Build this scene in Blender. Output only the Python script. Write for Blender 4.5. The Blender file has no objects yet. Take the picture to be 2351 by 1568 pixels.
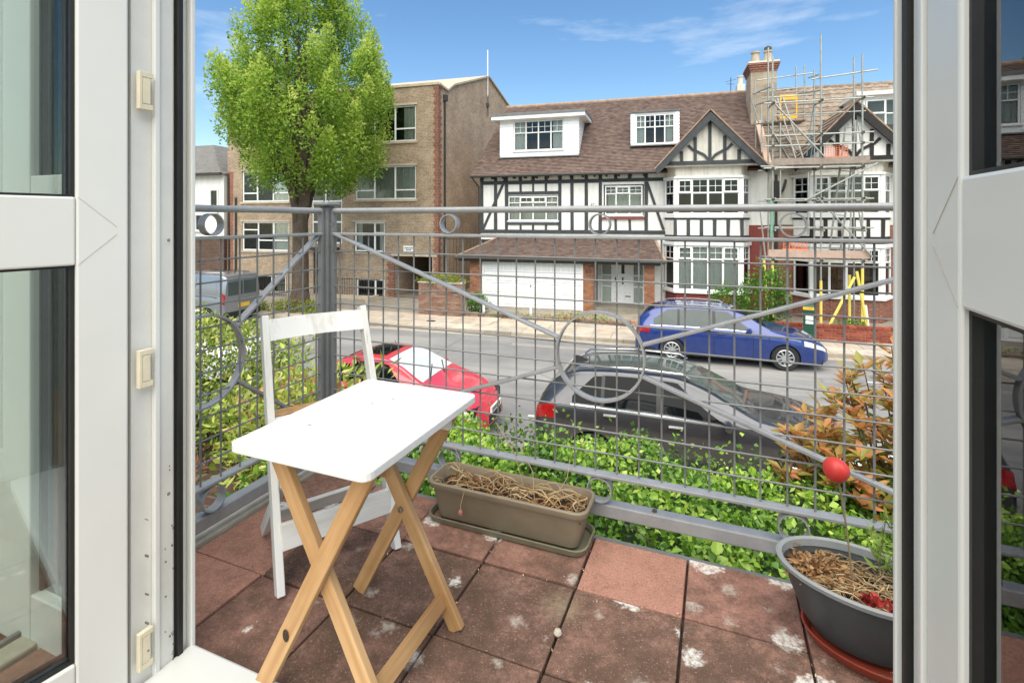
import bpy, bmesh, math, random
import numpy as np
from mathutils import Vector, Matrix, Euler
R = math.radians
random.seed(7); RNG = np.random.default_rng(11)
SC = bpy.context.scene
COL = SC.collection

# ------------------------------------------------------------------ camera, sky, sun, exposure
CZ = 3.85
cam = bpy.data.cameras.new('camera'); cam.sensor_width = 36; cam.lens = 36*1170/2351
cam.shift_y = -(784-503)/2351; cam.clip_start = .02; cam.clip_end = 3000
co = bpy.data.objects.new('camera', cam); COL.objects.link(co)
co.location = (0, 0, CZ); co.rotation_euler = (R(90), 0, R(16.6)); SC.camera = co
SUN_EL, SUN_AZ = 60, 172          # azimuth clockwise from +Y (street normal)
W = bpy.data.worlds.new('World'); SC.world = W; W.use_nodes = True
nt = W.node_tree; N = nt.nodes; N.clear()
out = N.new('ShaderNodeOutputWorld'); bg = N.new('ShaderNodeBackground'); bg.inputs[1].default_value = .105
sky = N.new('ShaderNodeTexSky'); sky.sky_type = 'NISHITA'; sky.sun_disc = False
sky.sun_elevation = R(SUN_EL); sky.sun_rotation = R(SUN_AZ); sky.air_density = 1.0; sky.dust_density = .6; sky.ozone_density = 1.6
tc = N.new('ShaderNodeTexCoord'); mp = N.new('ShaderNodeMapping')
mp.inputs['Scale'].default_value = (1.2, 1.2, 5.5); mp.inputs['Location'].default_value = (2.4, 1.3, .9)
mp.inputs['Rotation'].default_value = (R(9), R(-8), 0)
nz = N.new('ShaderNodeTexNoise'); nz.inputs['Scale'].default_value = 1.9; nz.inputs['Detail'].default_value = 7; nz.inputs['Roughness'].default_value = .58
rp = N.new('ShaderNodeValToRGB'); rp.color_ramp.elements[0].position = .56; rp.color_ramp.elements[1].position = .86
rp.color_ramp.elements[1].color = (.6, .6, .6, 1)
mx = N.new('ShaderNodeMixRGB'); mx.inputs[2].default_value = (7.2, 7.4, 7.6, 1)
L = nt.links.new
L(tc.outputs['Generated'], mp.inputs[0]); L(mp.outputs[0], nz.inputs[0]); L(nz.outputs[0], rp.inputs[0]); L(rp.outputs[0], mx.inputs[0])
hs = N.new('ShaderNodeHueSaturation'); hs.inputs['Saturation'].default_value = 1.22; L(sky.outputs[0], hs.inputs['Color']); L(hs.outputs[0], mx.inputs[1]); L(mx.outputs[0], bg.inputs[0]); L(bg.outputs[0], out.inputs[0])
sun = bpy.data.lights.new('sun', 'SUN'); sun.energy = 3.6; sun.angle = R(85); sun.color = (1, .945, .86)
so = bpy.data.objects.new('sun', sun); COL.objects.link(so)
so.rotation_euler = (R(90-SUN_EL), 0, R(180-SUN_AZ))
SC.view_settings.view_transform = 'Standard'; SC.view_settings.look = 'None'
SC.view_settings.gamma = 1; SC.view_settings.exposure = 1.0; SC.view_settings.use_white_balance = True; SC.view_settings.white_balance_temperature = 6900; SC.view_settings.white_balance_tint = 8; SC.view_settings.use_curve_mapping = False

# ------------------------------------------------------------------ helpers: materials
def srgb(h):
    c = [int(h[i:i+2], 16)/255 for i in (0, 2, 4)]
    return tuple((x/12.92 if x < .04045 else ((x+.055)/1.055)**2.4) for x in c)
MATS = {}
class NT:
    def __init__(s, name):
        s.m = bpy.data.materials.new(name); s.m.use_nodes = True; s.t = s.m.node_tree; s.n = s.t.nodes
        s.b = s.n['Principled BSDF']; s.o = s.n['Material Output']; MATS[name] = s.m
    def new(s, t, **k):
        x = s.n.new('ShaderNode'+t)
        for a, v in k.items(): setattr(x, a, v)
        return x
    def link(s, a, b): s.t.links.new(a, b)
    def geo(s): 
        return s.new('NewGeometry').outputs['Position']
    def objc(s): return s.new('TexCoord').outputs['Object']
    def noise(s, scale, detail=4, rough=.6, co=None, vec=None):
        x = s.new('TexNoise'); x.inputs['Scale'].default_value = scale; x.inputs['Detail'].default_value = detail; x.inputs['Roughness'].default_value = rough
        src = co if co is not None else s.geo()
        if vec is not None:
            m = s.new('Mapping'); m.inputs['Scale'].default_value = vec; s.link(src, m.inputs[0]); src = m.outputs[0]
        s.link(src, x.inputs['Vector']); return x.outputs[0]
    def ramp(s, f, p0, p1, c0=(0,0,0), c1=(1,1,1)):
        x = s.new('ValToRGB'); e = x.color_ramp.elements
        e[0].position = p0; e[1].position = p1; e[0].color = (*c0, 1); e[1].color = (*c1, 1); s.link(f, x.inputs[0]); return x.outputs[0]
    def mix(s, f, a, b, mode='MIX'):
        x = s.new('MixRGB', blend_type=mode)
        for i, v in ((0, f), (1, a), (2, b)):
            if hasattr(v, 'is_linked'): s.link(v, x.inputs[i])
            elif i == 0: x.inputs[0].default_value = v
            else: x.inputs[i].default_value = (*v, 1)
        return x.outputs[0]
    def bump(s, h, st, d=.01):
        x = s.new('Bump'); x.inputs['Strength'].default_value = st; x.inputs['Distance'].default_value = d
        s.link(h, x.inputs['Height']); s.link(x.outputs[0], s.b.inputs['Normal'])
    def col(s, c):
        if hasattr(c, 'is_linked'): s.link(c, s.b.inputs['Base Color'])
        else: s.b.inputs['Base Color'].default_value = (*c, 1)
def plain(name, c, rough=.6, var=.12, scale=6, metal=0, bump=0, bscale=60, spec=.5, coat=0):
    if isinstance(c, str): c = srgb(c)
    t = NT(name); t.b.inputs['Roughness'].default_value = rough; t.b.inputs['Metallic'].default_value = metal
    t.b.inputs['Specular IOR Level'].default_value = spec
    if coat: t.b.inputs['Coat Weight'].default_value = coat; t.b.inputs['Coat Roughness'].default_value = .03
    n = t.noise(scale, 5, .65)
    d = tuple(x*(1-var*2) for x in c); l = tuple(min(1, x*(1+var)) for x in c)
    t.col(t.ramp(n, .25, .75, d, l))
    if bump: t.bump(t.noise(bscale, 4), bump)
    return t.m
def attrcol(name, cols, rough=.6, transl=0, spec=.3, noise=0):
    """per-piece tint from the 'tint' point attribute"""
    t = NT(name); a = t.new('Attribute'); a.attribute_name = 'tint'
    r = t.new('ValToRGB'); e = r.color_ramp.elements
    while len(e) < len(cols): e.new(.5)
    for i, c in enumerate(cols): e[i].position = i/(len(cols)-1); e[i].color = (*srgb(c), 1)
    t.link(a.outputs['Fac'], r.inputs[0]); c = r.outputs[0]
    if noise: c = t.mix(.55, c, t.ramp(t.noise(noise, 5), .3, .7, (.55,.5,.48), (1.25,1.2,1.15)), 'MULTIPLY')
    t.col(c); t.b.inputs['Roughness'].default_value = rough; t.b.inputs['Specular IOR Level'].default_value = spec
    if transl:
        tr = t.new('BsdfTranslucent'); t.link(c, tr.inputs[0]); m = t.new('MixShader'); m.inputs[0].default_value = transl
        t.link(t.b.outputs[0], m.inputs[1]); t.link(tr.outputs[0], m.inputs[2]); t.link(m.outputs[0], t.o.inputs[0])
    return t.m
def randcol(name, cols, rough=.6, transl=0, spec=.3, noise=0, nz=.5):
    """per-object tint"""
    t = NT(name); a = t.new('ObjectInfo'); r = t.new('ValToRGB'); e = r.color_ramp.elements
    while len(e) < len(cols): e.new(.5)
    for i, c in enumerate(cols): e[i].position = i/(len(cols)-1); e[i].color = (*srgb(c), 1)
    t.link(a.outputs['Random'], r.inputs[0]); c = r.outputs[0]
    if noise: c = t.mix(nz, c, t.ramp(t.noise(noise, 5), .3, .7, (.5,.47,.45), (1.25,1.2,1.15)), 'MULTIPLY')
    t.col(c); t.b.inputs['Roughness'].default_value = rough; t.b.inputs['Specular IOR Level'].default_value = spec
    if transl:
        tr = t.new('BsdfTranslucent'); t.link(c, tr.inputs[0]); m = t.new('MixShader'); m.inputs[0].default_value = transl
        t.link(t.b.outputs[0], m.inputs[1]); t.link(tr.outputs[0], m.inputs[2]); t.link(m.outputs[0], t.o.inputs[0])
    return t.m
def glassmat(name, tint, refl=.06, rough=.01):
    t = NT(name); t.n.remove(t.b)
    tr = t.new('BsdfTransparent'); tr.inputs[0].default_value = (*tint, 1)
    gl = t.new('BsdfGlossy'); gl.inputs['Roughness'].default_value = rough; gl.inputs[0].default_value = (.95, .97, 1, 1)
    fr = t.new('Fresnel'); fr.inputs[0].default_value = 1.5
    ad = t.new('Math', operation='ADD'); ad.inputs[1].default_value = refl; t.link(fr.outputs[0], ad.inputs[0])
    m = t.new('MixShader'); t.link(ad.outputs[0], m.inputs[0]); t.link(tr.outputs[0], m.inputs[1]); t.link(gl.outputs[0], m.inputs[2]); t.link(m.outputs[0], t.o.inputs[0])
    return t.m
def brickmat(name, cols, mortar, axis='x', scale=1.0, rough=.85):
    t = NT(name); t.b.inputs['Roughness'].default_value = rough
    g = t.geo(); sp = t.new('SeparateXYZ'); t.link(g, sp.inputs[0]); cb = t.new('CombineXYZ')
    t.link(sp.outputs[0 if axis == 'x' else 1], cb.inputs[0]); t.link(sp.outputs[2], cb.inputs[1])
    br = t.new('TexBrick'); br.inputs['Scale'].default_value = 1/scale
    br.inputs['Brick Width'].default_value = .225; br.inputs['Row Height'].default_value = .075; br.inputs['Mortar Size'].default_value = .008
    br.inputs['Color1'].default_value = (*srgb(cols[0]), 1); br.inputs['Color2'].default_value = (*srgb(cols[1]), 1); br.inputs['Mortar'].default_value = (*srgb(mortar), 1)
    t.link(cb.outputs[0], br.inputs[0])
    n1 = t.ramp(t.noise(.9, 6, .7), .3, .72, (.72,.70,.68), (1.18,1.16,1.12)); n2 = t.ramp(t.noise(14, 3), .3, .7, (.75,.73,.7), (1.2,1.2,1.2))
    c = t.mix(1, t.mix(1, br.outputs[0], n1, 'MULTIPLY'), n2, 'MULTIPLY')
    t.col(c); t.bump(br.outputs['Fac'], -.4, .01); return t.m

# palette
M = {}
M['asphalt'] = None
t = NT('asphalt'); n = t.noise(1.1, 8, .7); c = t.ramp(n, .3, .7, srgb('6d6d6b'), srgb('828180')); c = t.mix(.35, c, t.ramp(t.noise(90, 3), .3, .7, (.6,.6,.6), (1.3,1.3,1.3)), 'MULTIPLY'); c = t.mix(t.ramp(t.noise(.35, 5, .6, vec=(.5, 1.6, 1)), .45, .7, (0,0,0), (.7,.7,.7)), c, srgb('9b9892')); c = t.mix(t.ramp(t.noise(2.2, 6, .75), .6, .75, (0,0,0), (.4,.4,.4)), c, srgb('66645f'))
vor = t.new('TexVoronoi', feature='DISTANCE_TO_EDGE'); vor.inputs['Scale'].default_value = .28; mm = t.new('Mapping'); mm.inputs['Scale'].default_value = (.6, 1.3, 1); t.link(t.geo(), mm.inputs[0]); t.link(mm.outputs[0], vor.inputs['Vector'])
c = t.mix(t.ramp(vor.outputs[0], .0, .006, (.5,.5,.5), (0,0,0)), c, srgb('5d5c5a')); t.col(c); t.b.inputs['Roughness'].default_value = .9; t.bump(t.noise(160, 2), .25, .004); M['asphalt'] = t.m
M['gutter'] = plain('gutter', 'a39b8e', .9, .14, 3, bump=.3)
M['slab'] = randcol('paving_slab', ['a39c90', 'b7afa2', 'aca08f', 'bdb4a4', 'b5a797'], .9, noise=2.6)
M['grout'] = plain('joint', '6e655b', .95, .2, 5)
M['kerb'] = randcol('kerb', ['8f887c', 'a19a8d', '98907f'], .9, noise=4)
M['soil'] = plain('soil', '4a3729', .95, .3, 18, bump=.9, bscale=45)
M['yard'] = plain('yard', '8f8779', .95, .2, 2.5, bump=.3)
M['ground'] = plain('ground', '77766a', .95, .15, .4)
M['flatbrick'] = brickmat('yellow_brick', ('a4927c', '907d67'), 'aca08f')
M['sidebrick'] = brickmat('grey_brick', ('b39c86', '9f8872'), 'b3a490', 'y')
M['redbrick_x'] = brickmat('red_brick', ('8f5746', '7a483a'), '978070')
M['redbrick_y'] = brickmat('red_brick_side', ('8b5d4c', '74493a'), '9c8675', 'y')
M['darkbrick'] = brickmat('brown_brick', ('5f463a', '4a362b'), '6d6053')
M['ownbrick'] = brickmat('own_brick', ('8a5141', '714034'), 'a49684', 'y')
M['brick'] = randcol('brick', ['a06c50', '8f5c45', 'a77b58', '7d5442', '94694f'], .9, noise=25, nz=.6)
M['brickred'] = randcol('brick_red', ['8a4636', '7a3d30', '96503d', '6e362b'], .9, noise=25, nz=.6)
M['brickold'] = randcol('brick_old', ['8f7260', '7d6354', '9d8270', '856052', '6f5a4d'], .92, noise=20, nz=.7)
M['mortar'] = plain('mortar', '9b8f7d', .95, .15, 8)
def stained(name, c, dirt, amt, bump):
    t = NT(name); t.b.inputs['Roughness'].default_value = .92
    a = t.ramp(t.noise(1.6, 6, .7, vec=(2.6, 2.6, .22)), .48, .78, (0,0,0), (amt,)*3); b = t.ramp(t.noise(5, 5, .7), .5, .85, (0,0,0), (amt*.7,)*3)
    t.col(t.mix(b, t.mix(a, srgb(c), srgb(dirt)), srgb(dirt))); t.bump(t.noise(36, 4), bump); return t.m
M['render'] = stained('white_render', 'e6e5de', 'a8a294', .38, .25)
M['rough'] = stained('roughcast', 'd3cfc2', '8f8778', .6, .8)
M['timber'] = plain('black_timber', '3d4143', .75, .2, 5, bump=.3, bscale=25)
M['timber2'] = plain('black_timber_old', '2b2927', .8, .25, 4, bump=.3, bscale=25)
M['upvc'] = plain('white_upvc', 'e6e7e3', .35, .03, 2)
M['upvcdoor'] = plain('door_upvc', 'd5d6d0', .32, .035, 1.5)
M['frameold'] = plain('jamb_upvc', 'd2d2cb', .4, .06, 5)
M['gasket'] = plain('gasket', '1d1d1b', .55, .2, 8)
M['clad'] = plain('cladding', 'eceded', .5, .04, 2)
M['sill'] = plain('stone_sill', 'b9ab95', .85, .15, 4)
M['roomdark'] = plain('room_dark', '2c2a27', .9, .3, 1.5)
M['curtain'] = plain('net_curtain', 'd9d9d4', .9, .08, 12)
M['glass'] = glassmat('window_glass', (.84, .87, .85), -.015)
M['glassdoor'] = glassmat('door_glass', (.86, .9, .88), .05)
M['tile'] = attrcol('roof_tile', ['5a4b44', '675750', '72635b', '614f48', '7a675d', '6b5b54'], .85, noise=0)
M['tileB'] = randcol('concrete_tile', ['877a6c', '93877a', '7d7164', '9b8f80'], .9, noise=5, nz=.7)
M['tileflat'] = plain('roof_under', '5d4336', .9, .2, 4)
M['slate'] = plain('slate', '6d6b66', .85, .2, 4, bump=.4, bscale=10)
M['ridge'] = plain('ridge_tile', '9f8672', .9, .2, 5)
M['lead'] = plain('lead', '6f7273', .6, .15, 6)
M['gutterblk'] = plain('black_gutter', '34332f', .6, .15, 6)
M['redpaint'] = plain('red_masonry', '823e37', .85, .1, 2, bump=.2)
M['steel'] = plain('galvanised_tube', 'a6a89f', .42, .14, 9, metal=.55)
M['clamp'] = plain('clamp', '5b564d', .6, .2, 10, metal=.4)
M['board'] = randcol('scaffold_board', ['93867a', 'a0948a', '857a70'], .9, noise=9)
M['boardpink'] = plain('toe_board', 'b39a8a', .85, .12, 6)
M['yellow'] = plain('yellow_sleeve', 'dccb62', .55, .06, 5)
M['orange'] = plain('orange_mesh', 'e07a52', .7, .08, 5)
M['brightyellow'] = plain('yellow_gate', 'f0b428', .5, .06, 5)
M['iron'] = plain('black_iron', '2a2a28', .55, .2, 9)
M['rail'] = plain('grey_metal_paint', '969796', .27, .10, 14, bump=.12, bscale=90, spec=.6)
M['wire'] = plain('grey_wire', '7d7e7c', .4, .12, 20)
M['post'] = plain('post_paint', '7b7c7c', .42, .10, 10)
M['white_wood'] = None
t = NT('white_wood'); n = t.noise(9, 6, .7, t.objc(), (1, 1, .12)); c = t.ramp(n, .32, .5, srgb('bdbab0'), srgb('d8d7d1'))
cr = t.ramp(t.noise(60, 3, .6, t.objc(), (1, 1, .05)), .66, .70); c = t.mix(t.mix(1, cr, t.ramp(t.noise(5, 3), .5, .62), 'MULTIPLY'), c, srgb('9c988c')); t.col(c)
t.b.inputs['Roughness'].default_value = .6; t.bump(t.noise(30, 5, .6, t.objc(), (1, 1, .08)), .25, .003); M['white_wood'] = t.m
M['tabletop'] = plain('table_paint', 'dcdcd8', .55, .03, 6, bump=.08, bscale=60)
t = NT('pine'); g = t.noise(14, 6, .6, t.objc(), (3.2, 3.2, .16)); c = t.ramp(g, .3, .72, srgb('a67a4a'), srgb('cba677'))
c = t.mix(t.ramp(t.noise(3, 4, .6), .45, .8), c, srgb('8f6940')); t.col(c); t.b.inputs['Roughness'].default_value = .55; t.bump(g, .12, .003); M['pine'] = t.m
M['knot'] = plain('knot', '3d2a1c', .7, .2, 60)
M['screw'] = plain('screw', '8d8778', .4, .1, 40, metal=.7)
M['trough'] = plain('brown_plastic', '857863', .55, .10, 8, bump=.08, bscale=120)
M['tray'] = plain('tray_plastic', '78745f', .6, .12, 10)
M['bowl'] = plain('grey_plastic', '494e4e', .45, .10, 10)
M['bowlrim'] = plain('grey_plastic_rim', '8b8f8d', .45, .08, 10)
M['saucer'] = plain('terracotta_plastic', '9c4634', .5, .12, 8)
M['straw'] = attrcol('dry_stalk', ['b39a72', 'd0bd96', '8f7450', 'c7a878', '6f5038'], .85, .1)
M['deadleaf'] = attrcol('dead_leaf', ['a87b50', 'c9a577', '7d573a', 'b88d60', '5f4430'], .85, .15)
M['compost'] = plain('compost', '3a2c22', .95, .35, 60, bump=1.0, bscale=130)
M['redball'] = plain('red_ball', 'cf3b34', .45, .08, 30, bump=.08, bscale=60)
M['redleaf'] = attrcol('red_leaf', ['a8322f', 'c94a42', '7d2320'], .6, .2)
M['stalk'] = plain('stalk', '8b7a5c', .8, .2, 30)
M['greenstem'] = attrcol('green_sprig', ['7f9a44', '98ad58', '6a8438'], .6, .25)
M['hinge'] = plain('hinge_cream', 'd8cfb4', .45, .06, 20)
M['grub'] = plain('grub', '70685c', .7, .2, 30)
M['plaster'] = plain('room_plaster', 'c9c5b8', .9, .04, 1)
M['roomfloor'] = plain('room_floor', '9a7a58', .6, .15, 3)
M['concrete'] = plain('concrete_edge', 'b7b09e', .92, .16, 8, bump=.4, bscale=50)
M['bark'] = plain('bark', '574b3f', .95, .3, 3.5, bump=1.0, bscale=9)
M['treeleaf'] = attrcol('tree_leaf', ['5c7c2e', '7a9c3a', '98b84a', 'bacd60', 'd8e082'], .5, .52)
M['treeleaf2'] = attrcol('far_leaf', ['4d7226', '648a34', '7c9c44'], .6, .35)
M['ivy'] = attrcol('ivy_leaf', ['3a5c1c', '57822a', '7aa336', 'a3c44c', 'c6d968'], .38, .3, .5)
M['ivyobj'] = randcol('ivy_leaf_single', ['557d2a', '6f9636', '90b445', 'b3cf5e'], .36, .3, .5)
M['pieris'] = attrcol('pieris_leaf', ['43622a', '6d8a33', '97a845', 'b9bd68', 'd6d3a0'], .5, .3)
M['photL'] = attrcol('photinia_left_leaf', ['4f7a2a', '6d9234', '8fa843', 'a9b94e', 'b9bf64', 'b8b660', 'c0704a'], .4, .3, .5)
M['photR'] = attrcol('photinia_leaf', ['5c7634', '7e923e', 'a4a04a', 'c49a58', 'd99a68', 'd8865e'], .36, .42, .5)
M['photRobj'] = randcol('photinia_leaf_single', ['98a04c', 'd0905a', 'e09a68', 'eaae84', 'd68660', 'b8a04e', 'dc9466', '8a9a48'], .34, .42, .5)
M['laurel'] = attrcol('laurel_leaf', ['2e5a1f', '457a2a', '6b9a3a'], .35, .25, .5)
M['shrub'] = attrcol('street_shrub_leaf', ['39591f', '4f7a2c', '6f9a3f'], .55, .3)
M['weed'] = attrcol('weed_leaf', ['5b7c2c', '86973f', 'b3ab52'], .6, .3)
M['grass'] = attrcol('grass_blade', ['55762a', '7d963c', 'a0a04c'], .7, .3)
M['mulch'] = attrcol('bark_chip', ['5a3d2b', '7c5a40', '3d2b20', '93725a'], .9)

# ------------------------------------------------------------------ helpers: geometry
class MB:
    def __init__(s): s.v = []; s.f = []; s.tint = []; s.mi = []
    def quad(s, pts, tint=0):
        b = len(s.v); s.v += [tuple(p) for p in pts]; s.f.append(tuple(range(b, b+len(pts)))); s.tint += [tint]*len(pts); return s
    def box(s, x0, x1, y0, y1, z0, z1, tint=0, skip=''):
        b = len(s.v)
        s.v += [(x0,y0,z0),(x1,y0,z0),(x1,y1,z0),(x0,y1,z0),(x0,y0,z1),(x1,y0,z1),(x1,y1,z1),(x0,y1,z1)]; s.tint += [tint]*8
        s.f += [tuple(b+i for i in q) for q in ((0,3,2,1),(4,5,6,7),(0,1,5,4),(1,2,6,5),(2,3,7,6),(3,0,4,7))]; return s
    def hexa(s, bot, top, tint=0):
        b = len(s.v); n = len(bot); s.v += [tuple(p) for p in bot]+[tuple(p) for p in top]; s.tint += [tint]*(2*n)
        s.f.append(tuple(b+i for i in reversed(range(n)))); s.f.append(tuple(b+n+i for i in range(n)))
        for i in range(n): j = (i+1) % n; s.f.append((b+i, b+j, b+n+j, b+n+i))
        return s
    def bar(s, p0, p1, w, h, up=(0,0,1), tint=0):
        p0 = Vector(p0); p1 = Vector(p1); d = (p1-p0).normalized(); up = Vector(up)
        a = d.cross(up)
        if a.length < 1e-4: a = d.cross(Vector((1,0,0)))
        a.normalize(); b = a.cross(d).normalized(); a *= w/2; b *= h/2
        return s.hexa([p0-a-b, p0+a-b, p0+a+b, p0-a+b], [p1-a-b, p1+a-b, p1+a+b, p1-a+b], tint)
    def tube(s, pts, r, n=8, tint=0, cap=True):
        pts = [Vector(p) for p in pts]; rs = r if isinstance(r, (list, tuple)) else [r]*len(pts); b = len(s.v)
        ref = None
        for i, p in enumerate(pts):
            d = (pts[min(i+1, len(pts)-1)]-pts[max(i-1, 0)]).normalized()
            if ref is None:
                ref = d.orthogonal().normalized()
            ref = (ref-d*ref.dot(d)).normalized(); q = d.cross(ref)
            for k in range(n):
                an = 2*math.pi*k/n; s.v.append(tuple(p+(ref*math.cos(an)+q*math.sin(an))*rs[i])); s.tint.append(tint)
        for i in range(len(pts)-1):
            for k in range(n):
                k2 = (k+1) % n; s.f.append((b+i*n+k, b+i*n+k2, b+(i+1)*n+k2, b+(i+1)*n+k))
        if cap:
            s.f.append(tuple(b+k for k in reversed(range(n)))); e = b+(len(pts)-1)*n; s.f.append(tuple(e+k for k in range(n)))
        return s
    def lathe(s, prof, n=24, c=(0,0,0), axis='z', sx=1, sy=1, tint=0):
        b = len(s.v)
        for r, z in prof:
            for k in range(n):
                a = 2*math.pi*k/n; x, y = r*math.cos(a)*sx, r*math.sin(a)*sy
                s.v.append((c[0]+x, c[1]+y, c[2]+z) if axis == 'z' else (c[0]+x, c[1]+z, c[2]+y)); s.tint.append(tint)
        for i in range(len(prof)-1):
            for k in range(n):
                k2 = (k+1) % n; q = (b+i*n+k, b+i*n+k2, b+(i+1)*n+k2, b+(i+1)*n+k); s.f.append(q if axis == 'z' else q[::-1])
        return s
    def ring(s, c, r, w, t, ax_u, ax_n, n=28):
        """flat strap bent to a ring: radius r, strap width w along ax_n, thickness t"""
        c = Vector(c); U = Vector(ax_u); Z = Vector((0,0,1)); Nn = Vector(ax_n); b = len(s.v)
        for k in range(n):
            a = 2*math.pi*k/n; d = U*math.cos(a)+Z*math.sin(a)
            for rr, ww in ((r-t, -w/2), (r, -w/2), (r, w/2), (r-t, w/2)): s.v.append(tuple(c+d*rr+Nn*ww)); s.tint.append(0)
        for k in range(n):
            k2 = (k+1) % n
            for i in range(4):
                j = (i+1) % 4; s.f.append((b+k*4+i, b+k*4+j, b+k2*4+j, b+k2*4+i))
        return s
    def grid(s, fn, nu, nv, tint=0, flip=False):
        b = len(s.v)
        for i in range(nu+1):
            for j in range(nv+1): s.v.append(tuple(fn(i/nu, j/nv))); s.tint.append(tint)
        for i in range(nu):
            for j in range(nv):
                q = (b+i*(nv+1)+j, b+(i+1)*(nv+1)+j, b+(i+1)*(nv+1)+j+1, b+i*(nv+1)+j+1); s.f.append(q[::-1] if flip else q)
        return s
    def mesh(s, name):
        me = bpy.data.meshes.new(name); me.from_pydata(s.v, [], s.f)
        if any(s.tint):
            at = me.attributes.new('tint', 'FLOAT', 'POINT'); at.data.foreach_set('value', s.tint)
        bm = bmesh.new(); bm.from_mesh(me); bmesh.ops.recalc_face_normals(bm, faces=bm.faces); bm.to_mesh(me); bm.free()
        return me
    def build(s, name, mat, parent=None, smooth=False, bevel=0, seg=2):
        me = s.mesh(name); return place(name, me, mat, parent, smooth, bevel, seg)
def place(name, me, mat, parent=None, smooth=False, bevel=0, seg=2, loc=None, rot=None):
    o = bpy.data.objects.new(name, me); COL.objects.link(o)
    if mat is not None and not me.materials: me.materials.append(mat if not isinstance(mat, str) else M[mat])
    if parent: o.parent = parent
    if loc is not None: o.location = loc
    if rot is not None: o.rotation_euler = rot
    if smooth:
        me.polygons.foreach_set('use_smooth', [True]*len(me.polygons))
        if smooth != 'full': me.set_sharp_from_angle(angle=R(40))
    if bevel:
        b = o.modifiers.new('bevel', 'BEVEL'); b.width = bevel; b.segments = seg; b.limit_method = 'ANGLE'; b.angle_limit = R(40)
        try: b.harden_normals = False
        except Exception: pass
    return o
def tag(o, label=None, cat=None, group=None, kind=None):
    if label: o['label'] = label
    if cat: o['category'] = cat
    if group: o['group'] = group
    if kind: o['kind'] = kind
    return o
def thing(name, label, cat, loc=(0,0,0), rz=0, group=None):
    o = bpy.data.objects.new(name, None); COL.objects.link(o); o.empty_display_size = .1
    o.location = loc; o.rotation_euler = (0, 0, rz); return tag(o, label, cat, group)
def leaves(name, P, D, Nn, Ls, Ws, tint, mat, parent=None, fold=.18, kind=None):
    """many small folded leaf blades: base points P, directions D, normals Nn"""
    P = np.asarray(P, float); n = len(P); D = D/np.linalg.norm(D, axis=1)[:, None]
    S = np.cross(D, Nn); S /= (np.linalg.norm(S, axis=1)[:, None]+1e-9); U = np.cross(S, D)
    Ls = np.asarray(Ls)[:, None]; Ws = np.asarray(Ws)[:, None]
    mid = P+D*Ls*.45
    V = np.stack([P, mid+S*Ws*.5+U*Ws*fold, P+D*Ls-U*Ls*.08, mid-S*Ws*.5+U*Ws*fold], 1).reshape(-1, 3)
    me = bpy.data.meshes.new(name); me.vertices.add(4*n); me.vertices.foreach_set('co', V.ravel())
    idx = np.arange(n)[:, None]*4+np.array([[0, 1, 2, 0, 2, 3]]); me.loops.add(6*n); me.loops.foreach_set('vertex_index', idx.ravel().astype(np.int32))
    me.polygons.add(2*n); me.polygons.foreach_set('loop_start', np.arange(0, 6*n, 3, dtype=np.int32)); me.polygons.foreach_set('loop_total', np.full(2*n, 3, dtype=np.int32))
    at = me.attributes.new('tint', 'FLOAT', 'POINT'); at.data.foreach_set('value', np.repeat(np.asarray(tint, float), 4)); me.update(); me.validate()
    o = place(name, me, mat, parent)
    if kind: o['kind'] = kind
    return o
def rdir(n, up=0.0, spread=1.0):
    d = RNG.normal(size=(n, 3))*spread; d[:, 2] += up; return d/np.linalg.norm(d, axis=1)[:, None]
def leaf_proto(name, l, w, mat):
    m = MB(); pts = [(0,0,0), (w*.38,l*.25,.1*w), (w*.5,l*.5,.16*w), (w*.3,l*.8,.08*w), (0,l,-.06*l)]
    b = [(0, y, 0) for y in (0, l*.25, l*.5, l*.8)]
    for sgn in (1, -1):
        m.quad([(0,0,0), (sgn*w*.38, l*.25, .1*w), (0, l*.25, -.02*l)])
        m.quad([(0, l*.25, -.02*l), (sgn*w*.38, l*.25, .1*w), (sgn*w*.5, l*.5, .15*w), (0, l*.5, -.02*l)])
        m.quad([(0, l*.5, -.02*l), (sgn*w*.5, l*.5, .15*w), (sgn*w*.28, l*.8, .06*w), (0, l*.8, -.04*l)])
        m.quad([(0, l*.8, -.04*l), (sgn*w*.28, l*.8, .06*w), (0, l, -.08*l)])
    me = m.mesh(name); me.materials.append(M[mat]); me.polygons.foreach_set('use_smooth', [True]*len(me.polygons)); return me
def leaf_objs(me, P, D, Nn, S, parent, name='leaf'):
    for p, d, nn, s in zip(P, D, Nn, S):
        y = Vector(d).normalized(); x = y.cross(Vector(nn)).normalized(); z = x.cross(y)
        o = bpy.data.objects.new(name, me); COL.objects.link(o); o.parent = parent
        o.matrix_local = Matrix(((x.x*s, y.x*s, z.x*s, p[0]), (x.y*s, y.y*s, z.y*s, p[1]), (x.z*s, y.z*s, z.z*s, p[2]), (0,0,0,1)))
def text_mesh(name, s, size, mat, parent, loc, rot, extrude=.004):
    cu = bpy.data.curves.new(name, 'FONT'); cu.body = s; cu.size = size; cu.extrude = extrude; cu.align_x = 'CENTER'; cu.align_y = 'CENTER'
    o = bpy.data.objects.new(name, cu); COL.objects.link(o); bpy.context.view_layer.update()
    me = bpy.data.meshes.new_from_object(o.evaluated_get(bpy.context.evaluated_depsgraph_get())); bpy.data.objects.remove(o)
    me.materials.clear(); me.materials.append(M[mat]); return place(name, me, None, parent, loc=loc, rot=rot)
def struct(o): o['kind'] = 'structure'; return o

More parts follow.
